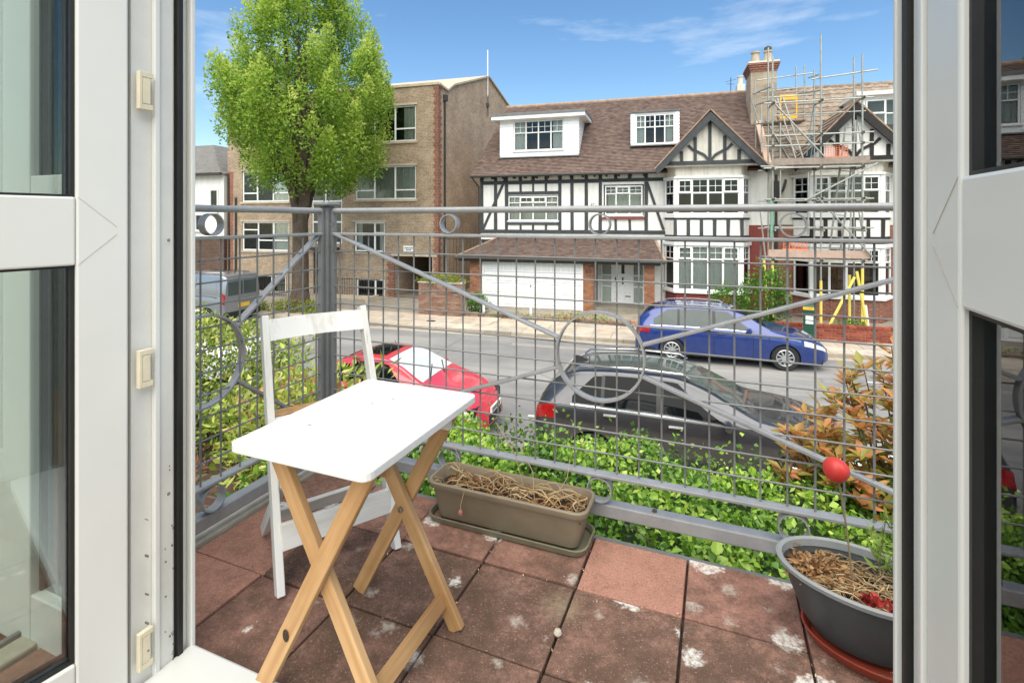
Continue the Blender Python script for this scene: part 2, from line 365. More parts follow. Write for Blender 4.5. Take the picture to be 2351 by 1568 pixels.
# ------------------------------------------------------------------ ground, road, pavements
struct(MB().box(-400, 400, -60, 700, -.6, -.05).build('ground', 'ground'))
KY = 16.12
struct(MB().box(-80, 60, 7.2, KY-.28, -.05, 0).build('road', 'asphalt'))
gut = struct(MB().box(-80, 60, KY-.28, KY, -.05, -.004).build('gutter_strip', 'gutter'))
pav = struct(MB().box(-80, 60, KY+.12, 18.25, -.05, .085).build('pavement', 'grout'))
ks = MB().box(0, .9, 0, .125, -.05, .1).mesh('kerbstone'); ks.materials.append(M['kerb'])
x = -24
while x < 10:
    place('kerbstone', ks, None, pav, loc=(x, KY, random.uniform(-.006, .004))); x += .912
sl = []
for w in (.6, .75, .9):
    m = MB().box(0, w, 0, .692, .05, .105).mesh('paving_slab'); m.materials.append(M['slab']); sl.append((w, m))
for r in range(3):
    x = -24+random.random()*.5; y = KY+.13+r*.702
    while x < 10:
        w, m = random.choice(sl)
        o = place('paving_slab', m, None, pav, loc=(x, y, random.uniform(-.006, .003)), rot=(random.uniform(-.004, .004), random.uniform(-.004, .004), 0)); x += w+.012
dcov = MB().box(-8.35, -8.05, 17.0, 17.22, .08, .112); dcov.build('drain_cover', 'iron', pav)
struct(MB().box(-80, 60, 18.25, 34, -.05, .06).build('front_yards', 'yard'))
# near side: pavement, retaining wall, raised garden
npav = struct(MB().box(-80, 60, 4.6, 7.08, -.05, .1).build('near_pavement', 'slab'))
struct(MB().box(-80, 60, 7.08, 7.2, -.05, .11).build('near_kerb', 'kerb'))
for a, b, c, d, h in ((-9.5, -5.2, 12.1, 13.0, '7f7d79'), (-16, -10.5, 10.9, 11.5, '85837f'), (1.8, 4.1, 12.4, 13.3, '868480'), (-4.5, 9, 14.9, 15.2, '8f8b84')):
    struct(MB().box(a, b, c, d, -.01, .004).build('road_patch', plain('patch_'+h, h, .92, .1, 5, bump=.3, bscale=120)))
# white parking marks on the road
mk = MB()
for x0 in (-11.6, -2.55, 3.3, 5.2): mk.box(x0, x0+.55, 9.62, 9.7, .001, .005)
for x0 in (-12.2, 4.6): mk.box(x0, x0+.5, 13.9, 13.98, .001, .005)
struct(mk.build('road_marking', plain('road_paint', 'd2cfc6', .8, .15, 8)))

# ------------------------------------------------------------------ building helpers
def wallY(mb, x0, x1, z0, z1, Y, ops, depth=.14):
    xs = sorted({x0, x1, *[v for o in ops for v in o[:2] if x0 < v < x1]}); zs = sorted({z0, z1, *[v for o in ops for v in o[2:4] if z0 < v < z1]})
    for a, b in zip(xs, xs[1:]):
        for c, d in zip(zs, zs[1:]):
            mx_, mz_ = (a+b)/2, (c+d)/2
            if any(o[0] < mx_ < o[1] and o[2] < mz_ < o[3] for o in ops): continue
            mb.quad([(a,Y,c), (b,Y,c), (b,Y,d), (a,Y,d)])
    for a, b, c, d in ops:
        e = Y+depth
        mb.quad([(a,Y,c), (a,e,c), (a,e,d), (a,Y,d)]); mb.quad([(b,Y,c), (b,Y,d), (b,e,d), (b,e,c)])
        mb.quad([(a,Y,c), (b,Y,c), (b,e,c), (a,e,c)]); mb.quad([(a,Y,d), (a,e,d), (b,e,d), (b,Y,d)])
    return mb
def window(parent, loc, w, h, cols=(.5,), transom=None, lat=None, fw=.055, rot=0, curtain=0, mat='upvc', sub=(), room=True, sill=True, opener=(), latcols=None, inmat='roomdark'):
    """frame in local x-z; cols = mullion positions as fractions; transom = height fraction of the top lights; lat = bars in top lights"""
    o = MB(); D0, D1 = -.005, .06
    o.box(0, w, D0, D1, 0, fw).box(0, w, D0, D1, h-fw, h).box(0, fw, D0, D1, fw, h-fw).box(w-fw, w, D0, D1, fw, h-fw)
    xs = [fw]+[c*w for c in cols]+[w-fw]; zt = h*(1-transom) if transom else None
    for c in cols: o.box(c*w-fw*.5, c*w+fw*.5, D0-.004, D1, fw, h-fw)
    if sill: o.box(-.04, w+.04, -.09, .02, -.05, 0)
    edges = [fw]+[e for c in cols for e in (c*w-fw*.5, c*w+fw*.5)]+[w-fw]; cells = [(edges[2*i], edges[2*i+1]) for i in range(len(cols)+1)]
    if zt:
        for a, b in cells: o.box(a, b, D0+.004, D1, zt-fw*.4, zt+fw*.4)
    fo = o.build('window', mat, parent); fo.location = loc; fo.rotation_euler = (0, 0, rot)
    gb = MB(); nb = 0
    for i, (a, b) in enumerate(cells):
        rows = [(fw, zt-fw*.4), (zt+fw*.4, h-fw)] if zt else [(fw, h-fw)]
        for k, (c, d) in enumerate(rows):
            yo = 0
            if (i, k) in opener:
                gb.box(a-.03, b+.03, -.05, -.02, c-.03, c+.03).box(a-.03, b+.03, -.05, -.02, d-.03, d+.03).box(a-.03, a+.03, -.05, -.02, c+.03, d-.03).box(b-.03, b+.03, -.05, -.02, c+.03, d-.03); nb += 1; yo = -.03
            MB().box(a, b, .028+yo, .034+yo, c, d).build('pane', 'glass', fo)
            if lat and (k == 1 or not zt) and (latcols is None or i in latcols):
                for q in range(1, lat[0]): xx = a+(b-a)*q/lat[0]; gb.box(xx-.009, xx+.009, .012+yo, .04+yo, c, d); nb += 1
                for q in range(1, lat[1]): zz = c+(d-c)*q/lat[1]; gb.box(a, b, .014+yo, .038+yo, zz-.009, zz+.009); nb += 1
    for a, b, c, d in sub: MB().box(a*w, b*w, .0, .055, c*h, d*h).build('glazing_bar', mat, fo)
    if nb: gb.build('glazing_bar', mat, fo)
    if room:
        r = MB(); e = .9
        r.quad([(fw,e,0), (w-fw,e,0), (w-fw,e,h), (fw,e,h)]); r.quad([(fw,.07,0), (fw,e,0), (fw,e,h), (fw,.07,h)]); r.quad([(w-fw,.07,0), (w-fw,e,0), (w-fw,e,h), (w-fw,.07,h)])
        r.quad([(fw,.07,h), (w-fw,.07,h), (w-fw,e,h), (fw,e,h)]); r.quad([(fw,.07,0), (w-fw,.07,0), (w-fw,e,0), (fw,e,0)]); r.build('interior', inmat, fo)
    if curtain:
        rngs = [(fw, w-fw)] if curtain == 1 else [(fw, w*.22), (w*.78, w-fw)]
        for a, b in rngs:
            nn = max(8, int((b-a)/.03)); ph = random.random()*6
            MB().grid(lambda u, v: (a+(b-a)*u, .12+.02*math.sin(u*(b-a)*38+ph)+.012*math.sin(u*(b-a)*17), fw+(h-2*fw)*v), nn, 1).build('curtain', 'curtain', fo, smooth=True)
    return fo
def bricks(parent, x0, x1, z0, z1, Y, mat, depth=.05, bl=.215, bh=.065, j=.01, mortar=True, side=None):
    key = 'brick_'+mat
    if key not in bpy.data.meshes:
        m = MB().box(0, bl, 0, depth, 0, bh).mesh(key); m.materials.append(M[mat])
    me = bpy.data.meshes[key]; r = 0; z = z0
    if mortar: MB().box(x0+.004, x1-.004, Y+.008, Y+depth, z0, z1).build('mortar', 'mortar', parent)
    while z+bh <= z1+.01:
        x = x0-(bl+j)/2*(r % 2)
        while x < x1-.03:
            a, b = max(x, x0), min(x+bl, x1)
            if b-a > .03:
                o = place('brick', me, None, parent, loc=(a, Y+random.uniform(-.003, .003), z)); o.scale.x = (b-a)/bl
            x += bl+j
        z += bh+j; r += 1
def tile_field(name, parent, p0, U, V, nrm, rows, tw, th, lo, hi, keep, mat, thick=.018, kind='stuff', jitter=.004):
    """overlapping plain tiles on a slope: p0 eave origin, U along eave, V up the slope"""
    m = MB(); p0 = Vector(p0); U = Vector(U).normalized(); V = Vector(V).normalized(); nrm = Vector(nrm).normalized()
    for r in range(rows):
        a, b = lo(r), hi(r); x = a-(tw/2 if r % 2 else 0)
        while x < b:
            xa, xb = max(x, a), min(x+tw-.003, b)
            if xb-xa > .02:
                c = p0+U*((xa+xb)/2)+V*((r+.5)*th)
                if keep(c):
                    li = thick+random.uniform(-jitter, jitter)
                    b0 = p0+V*(r*th); q = [b0+U*xa+nrm*li, b0+U*xb+nrm*li, b0+U*xb+V*(th+.01)+nrm*.002, b0+U*xa+V*(th+.01)+nrm*.002]
                    tn = random.random(); m.quad(q, tn+.001); m.quad([b0+U*xa-nrm*.004, b0+U*xb-nrm*.004, q[1], q[0]], tn+.001)
            x += tw
    o = m.build(name, mat, parent); o['kind'] = kind; return o

# ------------------------------------------------------------------ half-timbered house with garage
HA = thing('timbered_house', 'white half-timbered house with brown tiled roof, dormers, garage and front bay', 'house', (-2.4, 22.5, 0))
class Off:      # parts given in world coordinates, stored relative to the thing's base
    pass
def rel(o, t):
    o.location = Vector(o.location)-Vector(t.location) if True else o.location; return o
def wpart(mb, name, mat, t, **k):
    o = mb.build(name, mat, t, **k); o.location = tuple(-v for v in t.location); return o
OA = tuple(-v for v in HA.location)
def holder(t):      # shift helper: mesh data given in world coords
    return Vector(t.location)
def sh(t, p): return tuple(Vector(p)-Vector(t.location))
wA1 = (-6.92, -4.51, 3.72, 4.92); wA2 = (-2.53, -.82, 3.97, 5.34)
m = wallY(MB(), -8.24, .2, 2.9, 5.95, 22.5, [wA1, wA2]); m.box(-8.24, 3.6, 22.95, 30, 0, 5.9); m.quad([(-8.24,22.5,0),(-8.24,22.95,0),(-8.24,22.95,5.95),(-8.24,22.5,5.95)])
m.box(-2.77, .2, 22.38, 22.9, 0, 2.95); m.quad([(.2,22.5,0),(.2,22.95,0),(.2,22.95,5.9),(.2,22.5,5.9)])
m.box(3.2, 3.95, 22.36, 22.96, 3.6, 6.0)
wpart(m, 'wall', 'render', HA)
wpart(MB().box(3.2, 3.95, 22.34, 22.94, .06, 3.6), 'painted_wall', 'redpaint', HA)
# timber frame, each stud its own piece
def stud(x0, x1, z0, z1, Y, t=HA, mat='timber', d=.035, wob=.012):
    j = lambda: random.uniform(-wob, wob)
    b = [(x0+j(), z0), (x1+j(), z0), (x1+j(), z1), (x0+j(), z1)]
    wpart(MB().hexa([(p, Y-d, q) for p, q in b], [(p, Y+.01, q) for p, q in b]), 'timber', mat, t)
XS = [-8.18, -7.5, -6.97, -6.3, -5.7, -5.1, -4.46, -3.92, -3.28, -2.67, -2.01, -1.41, -.73]
for i, x in enumerate(XS):
    full = i in (0, 1, 2, 6, 7, 8, 9, 12)
    w = .072 if i not in (0,) else .08
    if full:
        stud(x-w, x+w, 5.6, 5.9, 22.5); stud(x-w, x+w, 3.36, 5.44, 22.5)
    else:
        stud(x-w, x+w, 5.6, 5.9, 22.5)
        if i < 7: stud(x-.05, x+.05, 5.1, 5.44, 22.5); stud(x-.045, x+.045, 3.36, 3.6, 22.5)
        else: stud(x-.05, x+.05, 3.36, 3.82, 22.5)
stud(-8.24, -2.6, 5.44, 5.6, 22.5, d=.04); stud(-2.6, .0, 5.46, 5.6, 22.5, d=.04)
stud(-6.93, -4.5, 4.96, 5.1, 22.5, d=.04); stud(-6.93, -4.5, 3.58, 3.68, 22.5, d=.04)
stud(-8.24, .05, 3.2, 3.36, 22.5, d=.045); 
wpart(MB().box(-2.6, -.79, 22.4, 22.5, 3.84, 3.93), 'brick_sill', 'redpaint', HA)
for a, b in (((-6.95, 5.85), (-8.1, 3.4)), ((-.69, 5.42), (-.02, 3.4))):
    wpart(MB().bar((a[0], 22.477, a[1]), (b[0], 22.477, b[1]), .06, .11, up=(0, 1, 0) if False else (1, 0, 0)), 'timber', 'timber', HA)
window(HA, sh(HA, (wA1[0]+.03, 22.53, wA1[2]+.05)), wA1[1]-wA1[0]-.06, wA1[3]-wA1[2]-.08, (.24, .5, .76), .27, (2, 1), curtain=2, opener=((1, 1), (2, 1)))
window(HA, sh(HA, (wA2[0]+.06, 22.53, wA2[2]+.05)), wA2[1]-wA2[0]-.12, wA2[3]-wA2[2]-.1, (.3, .66), .27, (2, 2), curtain=0, opener=((1, 1),))
# little plaque by the upper window
pl = wpart(MB().box(-3.08, -2.88, 22.47, 22.5, 4.33, 4.58), 'plaque', 'curtain', HA)
pm = MB(); pm.box(-3.05, -3.02, 22.462, 22.47, 4.37, 4.54); pm.box(-2.97, -2.94, 22.462, 22.47, 4.37, 4.43); pm.box(-2.97, -2.94, 22.462, 22.47, 4.48, 4.54); pm.build('plaque_mark', 'iron', pl)
# main roof
EZ, EY, RY, RZ = 5.85, 22.08, 26.0, 9.79
SV = Vector((0, RY-EY, RZ-EZ)); SL = SV.length; SN = Vector((0, -(RZ-EZ), RY-EY)).normalized()
def roofz(y): return EZ+(y-EY)*(RZ-EZ)/(RY-EY)
m = MB(); m.hexa([(-8.57,EY,EZ-.09), (3.86,EY,EZ-.09), (3.86,RY,RZ-.09), (-8.0,RY,RZ-.09)], [(-8.57,EY,EZ-.005), (3.86,EY,EZ-.005), (3.86,RY,RZ-.005), (-8.0,RY,RZ-.005)])
m.hexa([(-8.0,RY+.02,RZ-.09), (3.86,RY+.02,RZ-.09), (3.86,30.2,EZ), (-8.5,30.2,EZ)], [(-8.0,RY+.02,RZ), (3.86,RY+.02,RZ), (3.86,30.2,EZ+.08), (-8.5,30.2,EZ+.08)])
m.quad([(-8.3,22.5,5.85), (-8.1,26,9.6), (-8.3,30,5.85)])
roofA = wpart(m, 'roof', 'tileflat', HA)
def keepA(c):
    if -7.42 < c.x < -3.69 and 22.92 < c.y and roofz(c.y) < 8.5: return False
    if -1.41 < c.x < .63 and 23.2 < c.y and roofz(c.y) < 8.52: return False
    if abs(c.x-1.72) < (8.05-c.z)*.93: return False
    return True
rows = int(SL/.1)
tile_field('roof_tiles', roofA, (0, EY, EZ), (1,0,0), SV, SN, rows, .165, SL/rows, lambda r: -8.57+.57*r/rows, lambda r: 3.86, keepA, 'tile', .03)
for i in range(27):
    x = -8.0+i*.44
    MB().lathe([(.11, 0), (.11, .43)], 10, (0, 0, 0)).build('ridge_tile', 'ridge', roofA).matrix_local = Matrix.Translation((x, RY, RZ-.02)) @ Matrix.Rotation(R(90), 4, 'Y')
MB().tube([(-8.6, EY-.06, EZ-.05), (-.3, EY-.06, EZ-.05)], .06, 8).build('gutter', 'gutterblk', roofA)
for i, x in enumerate(np.arange(-8.1, -.4, .52)): MB().box(x-.03, x+.03, EY+.05, 22.47, EZ-.17, EZ-.09).build('rafter_end', 'timber', roofA)
MB().tube([(-8.5, EY-.02, EZ-.1), (-8.42, EY+.05, EZ-.25), (-8.3, 22.42, EZ-.5), (-8.3, 22.42, 3.1)], .035, 6).build('downpipe', 'gutterblk', roofA)
# dormers
def dormer(t, x0, x1, z0, z1, Y, ov, win, thickness, fasc, cols, tr, lat, cur, roofn='dormer'):
    yb = EY+(z1-EZ)*(RY-EY)/(RZ-EZ)+.3
    d = MB(); d = wallY(d, x0, x1, z0, z1, Y, [win])
    for X in (x0, x1): d.quad([(X,Y,z0), (X,yb,z1), (X,Y,z1)])
    o = wpart(d, roofn, 'clad', t)
    k = MB(); zz = z0+.1; n = 0
    while zz < z1-.05:
        for a, b in ((x0, win[0]), (win[1], x1)):
            MB().hexa([(a-.006, Y-.022, zz), (b+.006 if b == x1 else b, Y-.022, zz), (b+.006 if b == x1 else b, Y-.002, zz), (a-.006, Y-.002, zz)], [(a-.006, Y-.006, zz+.145), (b+.006 if b == x1 else b, Y-.006, zz+.145), (b+.006 if b == x1 else b, Y+.001, zz+.145), (a-.006, Y+.001, zz+.145)]).build('cladding_board', 'clad', o)
        yy = EY+(zz-EZ)*(RY-EY)/(RZ-EZ)
        MB().hexa([(x1, Y-.02, zz), (x1+.022, Y-.02, zz), (x1+.022, yy, zz), (x1, yy, zz)], [(x1, Y-.006, zz+.145), (x1+.006, Y-.006, zz+.145), (x1+.006, yy+.14, zz+.145), (x1, yy+.14, zz+.145)]).build('cladding_board', 'clad', o)
        zz += .15
    MB().box(x0-ov, x1+ov, Y-ov, yb, z1+.0, z1+thickness*.55).build('fascia', fasc, o)
    MB().box(x0-ov-.02, x1+ov+.02, Y-ov-.02, yb+.1, z1+thickness*.55+.002, z1+thickness).build('flat_roof', 'lead', o)
    MB().box(x0-.05, x1+.05, Y-.12, Y+.01, z0-.03, z0+.02).build('apron_flashing', 'lead', o)
    window(t, sh(t, (win[0]+.01, Y+.03, win[2]+.04)), win[1]-win[0]-.02, win[3]-win[2]-.05, cols, tr, lat, curtain=cur)
dormer(HA, -7.42, -3.69, 6.72, 8.46, 22.92, .33, (-6.76, -4.37, 6.98, 8.42), .28, 'upvc', (.25, .5, .75), .4, (2, 2), 2)
dormer(HA, -1.41, .63, 7.08, 8.5, 23.2, .03, (-1.22, .46, 7.1, 8.45), .09, 'lead', (.25, .5, .75), .42, (2, 2), 2)
# gable over the bay
def gable(t, xc, half, zf, za, Y, mat_t, tilemat, tint_left=True):
    yb = EY+(za-EZ)*(RY-EY)/(RZ-EZ); s = (za-zf)/half
    for sg in (-1, 1):
        o = MB()
        ye = EY+.1
        o.hexa([(xc,Y-.28,za), (xc+sg*(half+.06),Y-.28,zf-.06*s), (xc+sg*(half+.06),ye,zf-.06*s), (xc,yb,za)], [(xc,Y-.28,za+.09), (xc+sg*(half+.06),Y-.28,zf+.05-.06*s), (xc+sg*(half+.06),ye,zf+.05-.06*s), (xc,yb,za+.09)])
        wpart(o, 'gable_roof', tilemat, t)
        b = MB(); q = .27
        b.hexa([(xc,Y-.3,za-.03), (xc,Y-.3,za-.03-q*1.25), (xc+sg*(half+.0),Y-.3,zf-.02-q), (xc+sg*(half+.07),Y-.3,zf-.02)], [(xc,Y-.2,za-.03), (xc,Y-.2,za-.03-q*1.25), (xc+sg*(half+.0),Y-.2,zf-.02-q), (xc+sg*(half+.07),Y-.2,zf-.02)])
        wpart(b, 'bargeboard', mat_t, t)
        wpart(MB().bar((xc, Y-.29, za+.075), (xc+sg*(half+.1), Y-.29, zf+.02-.06*s), .06, .05), 'verge', 'ridge', t)
    p = MB().hexa([(xc-half+.1,Y,zf+.05), (xc+half-.1,Y,zf+.05), (xc,Y,za-.05)], [(xc-half+.1,Y+.4,zf+.05), (xc+half-.1,Y+.4,zf+.05), (xc,Y+.4,za-.05)])
    wpart(p, 'gable_panel', 'rough' if t is HA else 'render', t)
    zb = zf+.25
    stud(xc-half+.05, xc+half-.05, zb-.15, zb, Y, t, mat_t, d=.05, wob=0)
    for dx, top in ((0, za-.35), (-.54, za-.95), (.54, za-.95), (-1.05, za-1.5), (1.05, za-1.5), ):
        stud(xc+dx-.06, xc+dx+.06, zb, top, Y, t, mat_t, d=.045, wob=0)
    for sg in (-1, 1):      # curved braces
        pts = [(xc+sg*.05, zb+.02), (xc+sg*.2, zb+.22), (xc+sg*.45, zb+.36), (xc+sg*.62, zb+.43), (xc+sg*.8, zb+.62)]
        for a, c in zip(pts, pts[1:]): wpart(MB().bar((a[0], Y-.02, a[1]), (c[0], Y-.02, c[1]), .05, .1, up=(1, 0, 0)), 'brace', mat_t, t)
gable(HA, 1.72, 1.98, 5.88, 8.02, 21.3, 'timber', 'tileflat')
# canted bay
def bay(t, x0, x1, xa, xb, Yf, Yb, up, low, basem, panel, cur_low, names, mat_t):
    """front x0..x1 at Yf, cants back to xa / xb at Yb"""
    def ring(z0, z1, g=0):
        m = MB(); p = [(xa-g, Yb), (x0-g*.6, Yf-g), (x1+g*.6, Yf-g), (xb+g, Yb), (xb+g, Yb+.25), (xa-g, Yb+.25)]
        return m.hexa([(a, b, z0) for a, b in p], [(a, b, z1) for a, b in p])
    wpart(ring(5.5, 6.0, -.02), 'bay_head', 'rough', t); wpart(ring(5.47, 5.55, .07), 'bay_cornice', names, t)
    wpart(ring(3.9, 4.02, .05), 'bay_sill', 'upvc', t)
    wpart(ring(2.86, 3.9, -.02), 'bay_panel', 'render', t)
    wpart(ring(3.82, 3.93, .0), 'beam', mat_t, t); wpart(ring(2.93, 3.2, .0), 'beam', mat_t, t)
    wpart(ring(2.8, 2.93, .08), 'bay_cornice', names, t); wpart(ring(.9, .99, .1), 'bay_sill', 'upvc', t)
    wpart(ring(.06, .9, -.02), 'bay_base', basem, t)
    n = 5
    for i in range(n+1):
        xx = x0+(x1-x0)*i/n; stud(xx-.06, xx+.06, 3.2, 3.82, Yf-.0, t, mat_t, d=.012, wob=.01)
    for z0, z1, tr, cu in ((up[0], up[1], .40, 0), (low[0], low[1], .3, cur_low)):
        w = x1-x0
        window(t, sh(t, (x0+.06, Yf+.02, z0)), w-.12, z1-z0, (.03, .245, .5, .735, .97)[1:4], tr, (2, 2), curtain=cu, opener=((0, 1), (3, 1)), sill=False, fw=.075)
        for sg, (pa, pb) in ((-1, ((xa, Yb), (x0, Yf))), (1, ((x1, Yf), (xb, Yb)))):
            d = Vector((pb[0]-pa[0], pb[1]-pa[1])); an = math.atan2(d.y, d.x); ln = d.length
            window(t, sh(t, (pa[0]+.05*math.cos(an)+.02*sg, pa[1]+.05*math.sin(an), z0)), ln-.1, z1-z0, (), tr, (2, 2), rot=an, curtain=cu, sill=False, fw=.06, room=False)
        # posts at the corners
        for px_ in (x0, x1): wpart(MB().box(px_-.07, px_+.07, Yf-.01, Yf+.13, z0-.0, z1), 'corner_post', 'upvc', t)
        wpart(MB().box(xa+.02, xb-.02, Yb+.22, Yb+.3, z0, z1), 'room_back', 'roomdark', t)
bay(HA, .44, 2.9, .04, 3.28, 21.5, 22.25, (4.02, 5.47), (.99, 2.8), 'redpaint', 'render', 1, 'upvc', 'timber')
# garage and porch
GY = 21.0
bricks(HA, -8.2-HA.location.x, -7.62-HA.location.x, .06, 2.14, GY-HA.location.y, 'brick')
bricks(HA, -3.2-HA.location.x, -2.77-HA.location.x, .06, 2.14, GY-HA.location.y, 'brick')
bricks(HA, -.76-HA.location.x, -.36-HA.location.x, .06, 2.14, GY-HA.location.y, 'brick')
m = MB().box(-8.2, -7.62, GY+.051, 22.4, .06, 2.14); m.box(-3.2, -2.77, GY+.051, 22.3, .06, 2.14); m.box(-.76, -.36, GY+.051, 21.4, .06, 2.14)
wpart(m, 'brick_pier', 'mortar', HA)
wpart(MB().box(-7.62, -7.53, GY-.005, GY+.1, .06, 2.12).box(-3.29, -3.2, GY-.005, GY+.1, .06, 2.12).box(-7.53, -3.29, GY-.005, GY+.1, 2.06, 2.12), 'garage_frame', 'upvc', HA)
gd = wpart(MB().box(-7.53, -3.29, GY+.05, GY+.09, .07, 2.06), 'garage_door', plain('garage_paint', 'f0f0ee', .45, .03, 2), HA)
for r in range(4):
    for k in range(10):
        xa_ = -7.53+.03+k*.42; za_ = .1+r*.495
        MB().hexa([(xa_+.03, GY+.05, za_+.07), (xa_+.39, GY+.05, za_+.07), (xa_+.39, GY+.05, za_+.42), (xa_+.03, GY+.05, za_+.42)][::1],
                  [(xa_+.06, GY+.03, za_+.1), (xa_+.36, GY+.03, za_+.1), (xa_+.36, GY+.03, za_+.39), (xa_+.06, GY+.03, za_+.39)]).build('door_panel', 'upvc', gd)
for r in range(1, 4): MB().box(-7.53, -3.29, GY+.047, GY+.05, .088+r*.495-.006, .088+r*.495+.006).build('panel_gap', 'lead', gd)
MB().box(-5.45, -5.42, GY+.01, GY+.05, .95, 1.05).build('handle', 'iron', gd)
text_mesh('house_number', '60', .26, 'iron', HA, sh(HA, (-2.98, GY-.012, 1.68)), (R(90), 0, 0))
# porch front door
dY = 22.3
do = wpart(MB().box(-2.62, -.8, dY, dY+.06, .2, .28).box(-2.62, -.8, dY, dY+.06, 2.05, 2.13).box(-2.62, -2.56, dY, dY+.06, .28, 2.05).box(-.86, -.8, dY, dY+.06, .28, 2.05).box(-2.18, -2.12, dY, dY+.06, .28, 2.05).box(-1.3, -1.24, dY, dY+.06, .28, 2.05), 'porch_frame', 'upvc', HA)
for a, b in ((-2.56, -2.18), (-1.24, -.86)):
    for c, d in ((.28, .92), (.98, 1.4), (1.46, 2.05)): MB().box(a, b, dY+.02, dY+.028, c, d).build('pane', 'glass', do)
    for z in (.95, 1.43): MB().box(a, b, dY+.005, dY+.05, z-.03, z+.03).build('rail', 'upvc', do)
MB().box(-2.56, -.86, dY+.4, dY+.42, .2, 2.1).build('interior', 'roomdark', do)
fd = wpart(MB().box(-2.12, -1.3, dY+.005, dY+.045, .28, 2.05), 'front_door', 'upvc', HA)
for c in range(4):
    for r in range(6): MB().box(-2.02+c*.21-.012, -2.02+c*.21+.012, dY-.005, dY+.005, .42+r*.28-.012, .42+r*.28+.012).build('stud_nail', 'lead', fd)
MB().box(-1.75, -1.62, dY-.002, dY+.008, 1.5, 1.95).build('door_light', 'gutterblk', fd); MB().box(-1.72, -1.66, dY-.03, dY+.005, 1.05, 1.35).build('knocker', 'iron', fd)
MB().box(-2.02, -1.98, dY-.03, dY+.005, 1.15, 1.35).build('handle', 'iron', fd); MB().box(-1.6, -1.36, dY-.01, dY+.005, .52, .56).build('letter_plate', 'iron', fd)
wpart(MB().box(-2.77, -.34, 21.2, 22.38, .06, .2), 'step', 'yard', HA)
# lean-to roof
lz0, lz1, ly0, ly1 = 2.22, 3.06, 20.62, 22.48
m = MB(); lower = [(-8.72,ly0), (.05,ly0), (-.42,ly1), (-7.2,ly1)]
m.hexa([(-8.72,ly0,lz0-.08), (.05,ly0,lz0-.08), (-.42,ly1,lz1-.08), (-7.2,ly1,lz1-.08)], [(-8.72,ly0,lz0), (.05,ly0,lz0), (-.42,ly1,lz1), (-7.2,ly1,lz1)])
m.hexa([(-8.72,ly0+.01,lz0-.08), (-7.2,ly1,lz1-.08), (-8.72,ly1,lz0-.08)], [(-8.72,ly0+.01,lz0-.004), (-7.2,ly1,lz1-.004), (-8.72,ly1,lz0-.004)])
m.hexa([(.05,ly0+.01,lz0-.08), (-.42,ly1,lz1-.08), (.05,ly1,lz0-.08)], [(.05,ly0+.01,lz0-.004), (-.42,ly1,lz1-.004), (.05,ly1,lz0-.004)])
lt = wpart(m, 'porch_roof', 'tileflat', HA)
lv = Vector((0, ly1-ly0, lz1-lz0)); lr = int(lv.length/.1)
tile_field('roof_tiles', lt, (0, ly0, lz0), (1,0,0), lv, (0, -lv.z, lv.y), lr, .165, lv.length/lr, lambda r: -8.72+1.52*r/lr, lambda r: .05-.47*r/lr, lambda c: True, 'tile', .028)
for a, b in (((-8.72, ly0, lz0), (-7.2, ly1, lz1)), ((.05, ly0, lz0), (-.42, ly1, lz1))): MB().bar(a, b, .1, .07).build('hip_tile', 'ridge', lt)
MB().tube([(-8.75, ly0-.05, lz0-.06), (.08, ly0-.05, lz0-.06)], .055, 8).build('gutter', 'gutterblk', lt); MB().box(-8.6, -.1, ly0+.06, ly0+.1, lz0-.2, lz0-.08).build('fascia', 'timber', lt)
MB().box(-8.6, -.0, ly0+.1, 22.4, lz0-.1, lz0-.08).build('soffit', 'timber', lt)
# chimney
ch = MB().box(3.6, 4.62, 24.1, 25.4, 7.2, 10.2); cho = wpart(ch, 'chimney', plain('chimney_render', 'a89a86', .95, .25, 2.2, bump=.8, bscale=14), HA)
for i in range(4): MB().box(3.6-.03-.03*i, 4.62+.03+.03*i, 24.07-.03*i, 25.43+.03*i, 10.2+i*.09, 10.285+i*.09).build('brick_course', 'redbrick_x', cho)
MB().box(3.5, 4.72, 24.0, 25.5, 10.56, 10.63).build('chimney_cap', 'rough', cho)
for px_, py_ in ((3.85, 24.5), (4.35, 24.5)):
    MB().lathe([(.19, 10.63), (.19, 10.75), (.15, 11.05), (.15, 11.1), (.19, 11.1), (.19, 11.17), (.12, 11.17), (.12, 10.9)], 12, (px_, py_, 0)).build('chimney_pot', plain('buff_pot', 'b5a893', .9, .15, 5) if 'buff_pot' not in MATS else MATS['buff_pot'], cho, smooth=True)
MB().lathe([(.1, 11.17), (.15, 11.2), (.15, 11.32), (.02, 11.4)], 10, (4.35, 24.5, 0)).build('cowl', 'clamp', cho)
wpart(MB().box(3.5, 3.85, 27.5, 28.2, 9.0, 10.55), 'rear_chimney', 'rough', HA); wpart(MB().lathe([(.13, 10.55), (.13, 10.95), (.16, 10.95), (.16, 11.0)], 10, (3.68, 27.8, 0)), 'chimney_pot', 'rough', HA)
wpart(MB().tube([(3.2, 27.5, 9.6), (3.2, 27.5, 10.9)], .02, 5).tube([(2.95, 27.5, 10.7), (3.45, 27.5, 10.8)], .012, 4).tube([(3.0, 27.3, 10.55), (3.4, 27.7, 10.6)], .012, 4), 'aerial', 'clamp', HA)
pw = MB(); pw.hexa([(3.78,EY-.2,EZ+.0), (4.02,EY-.2,EZ+.0), (4.02,24.2,roofz(24.2)), (3.78,24.2,roofz(24.2))], [(3.78,EY-.2,EZ+.22), (4.02,EY-.2,EZ+.22), (4.02,24.2,roofz(24.2)+.2), (3.78,24.2,roofz(24.2)+.2)])
wpart(pw, 'party_parapet', plain('pink_mortar', 'c7ab95', .95, .1, 4), HA)

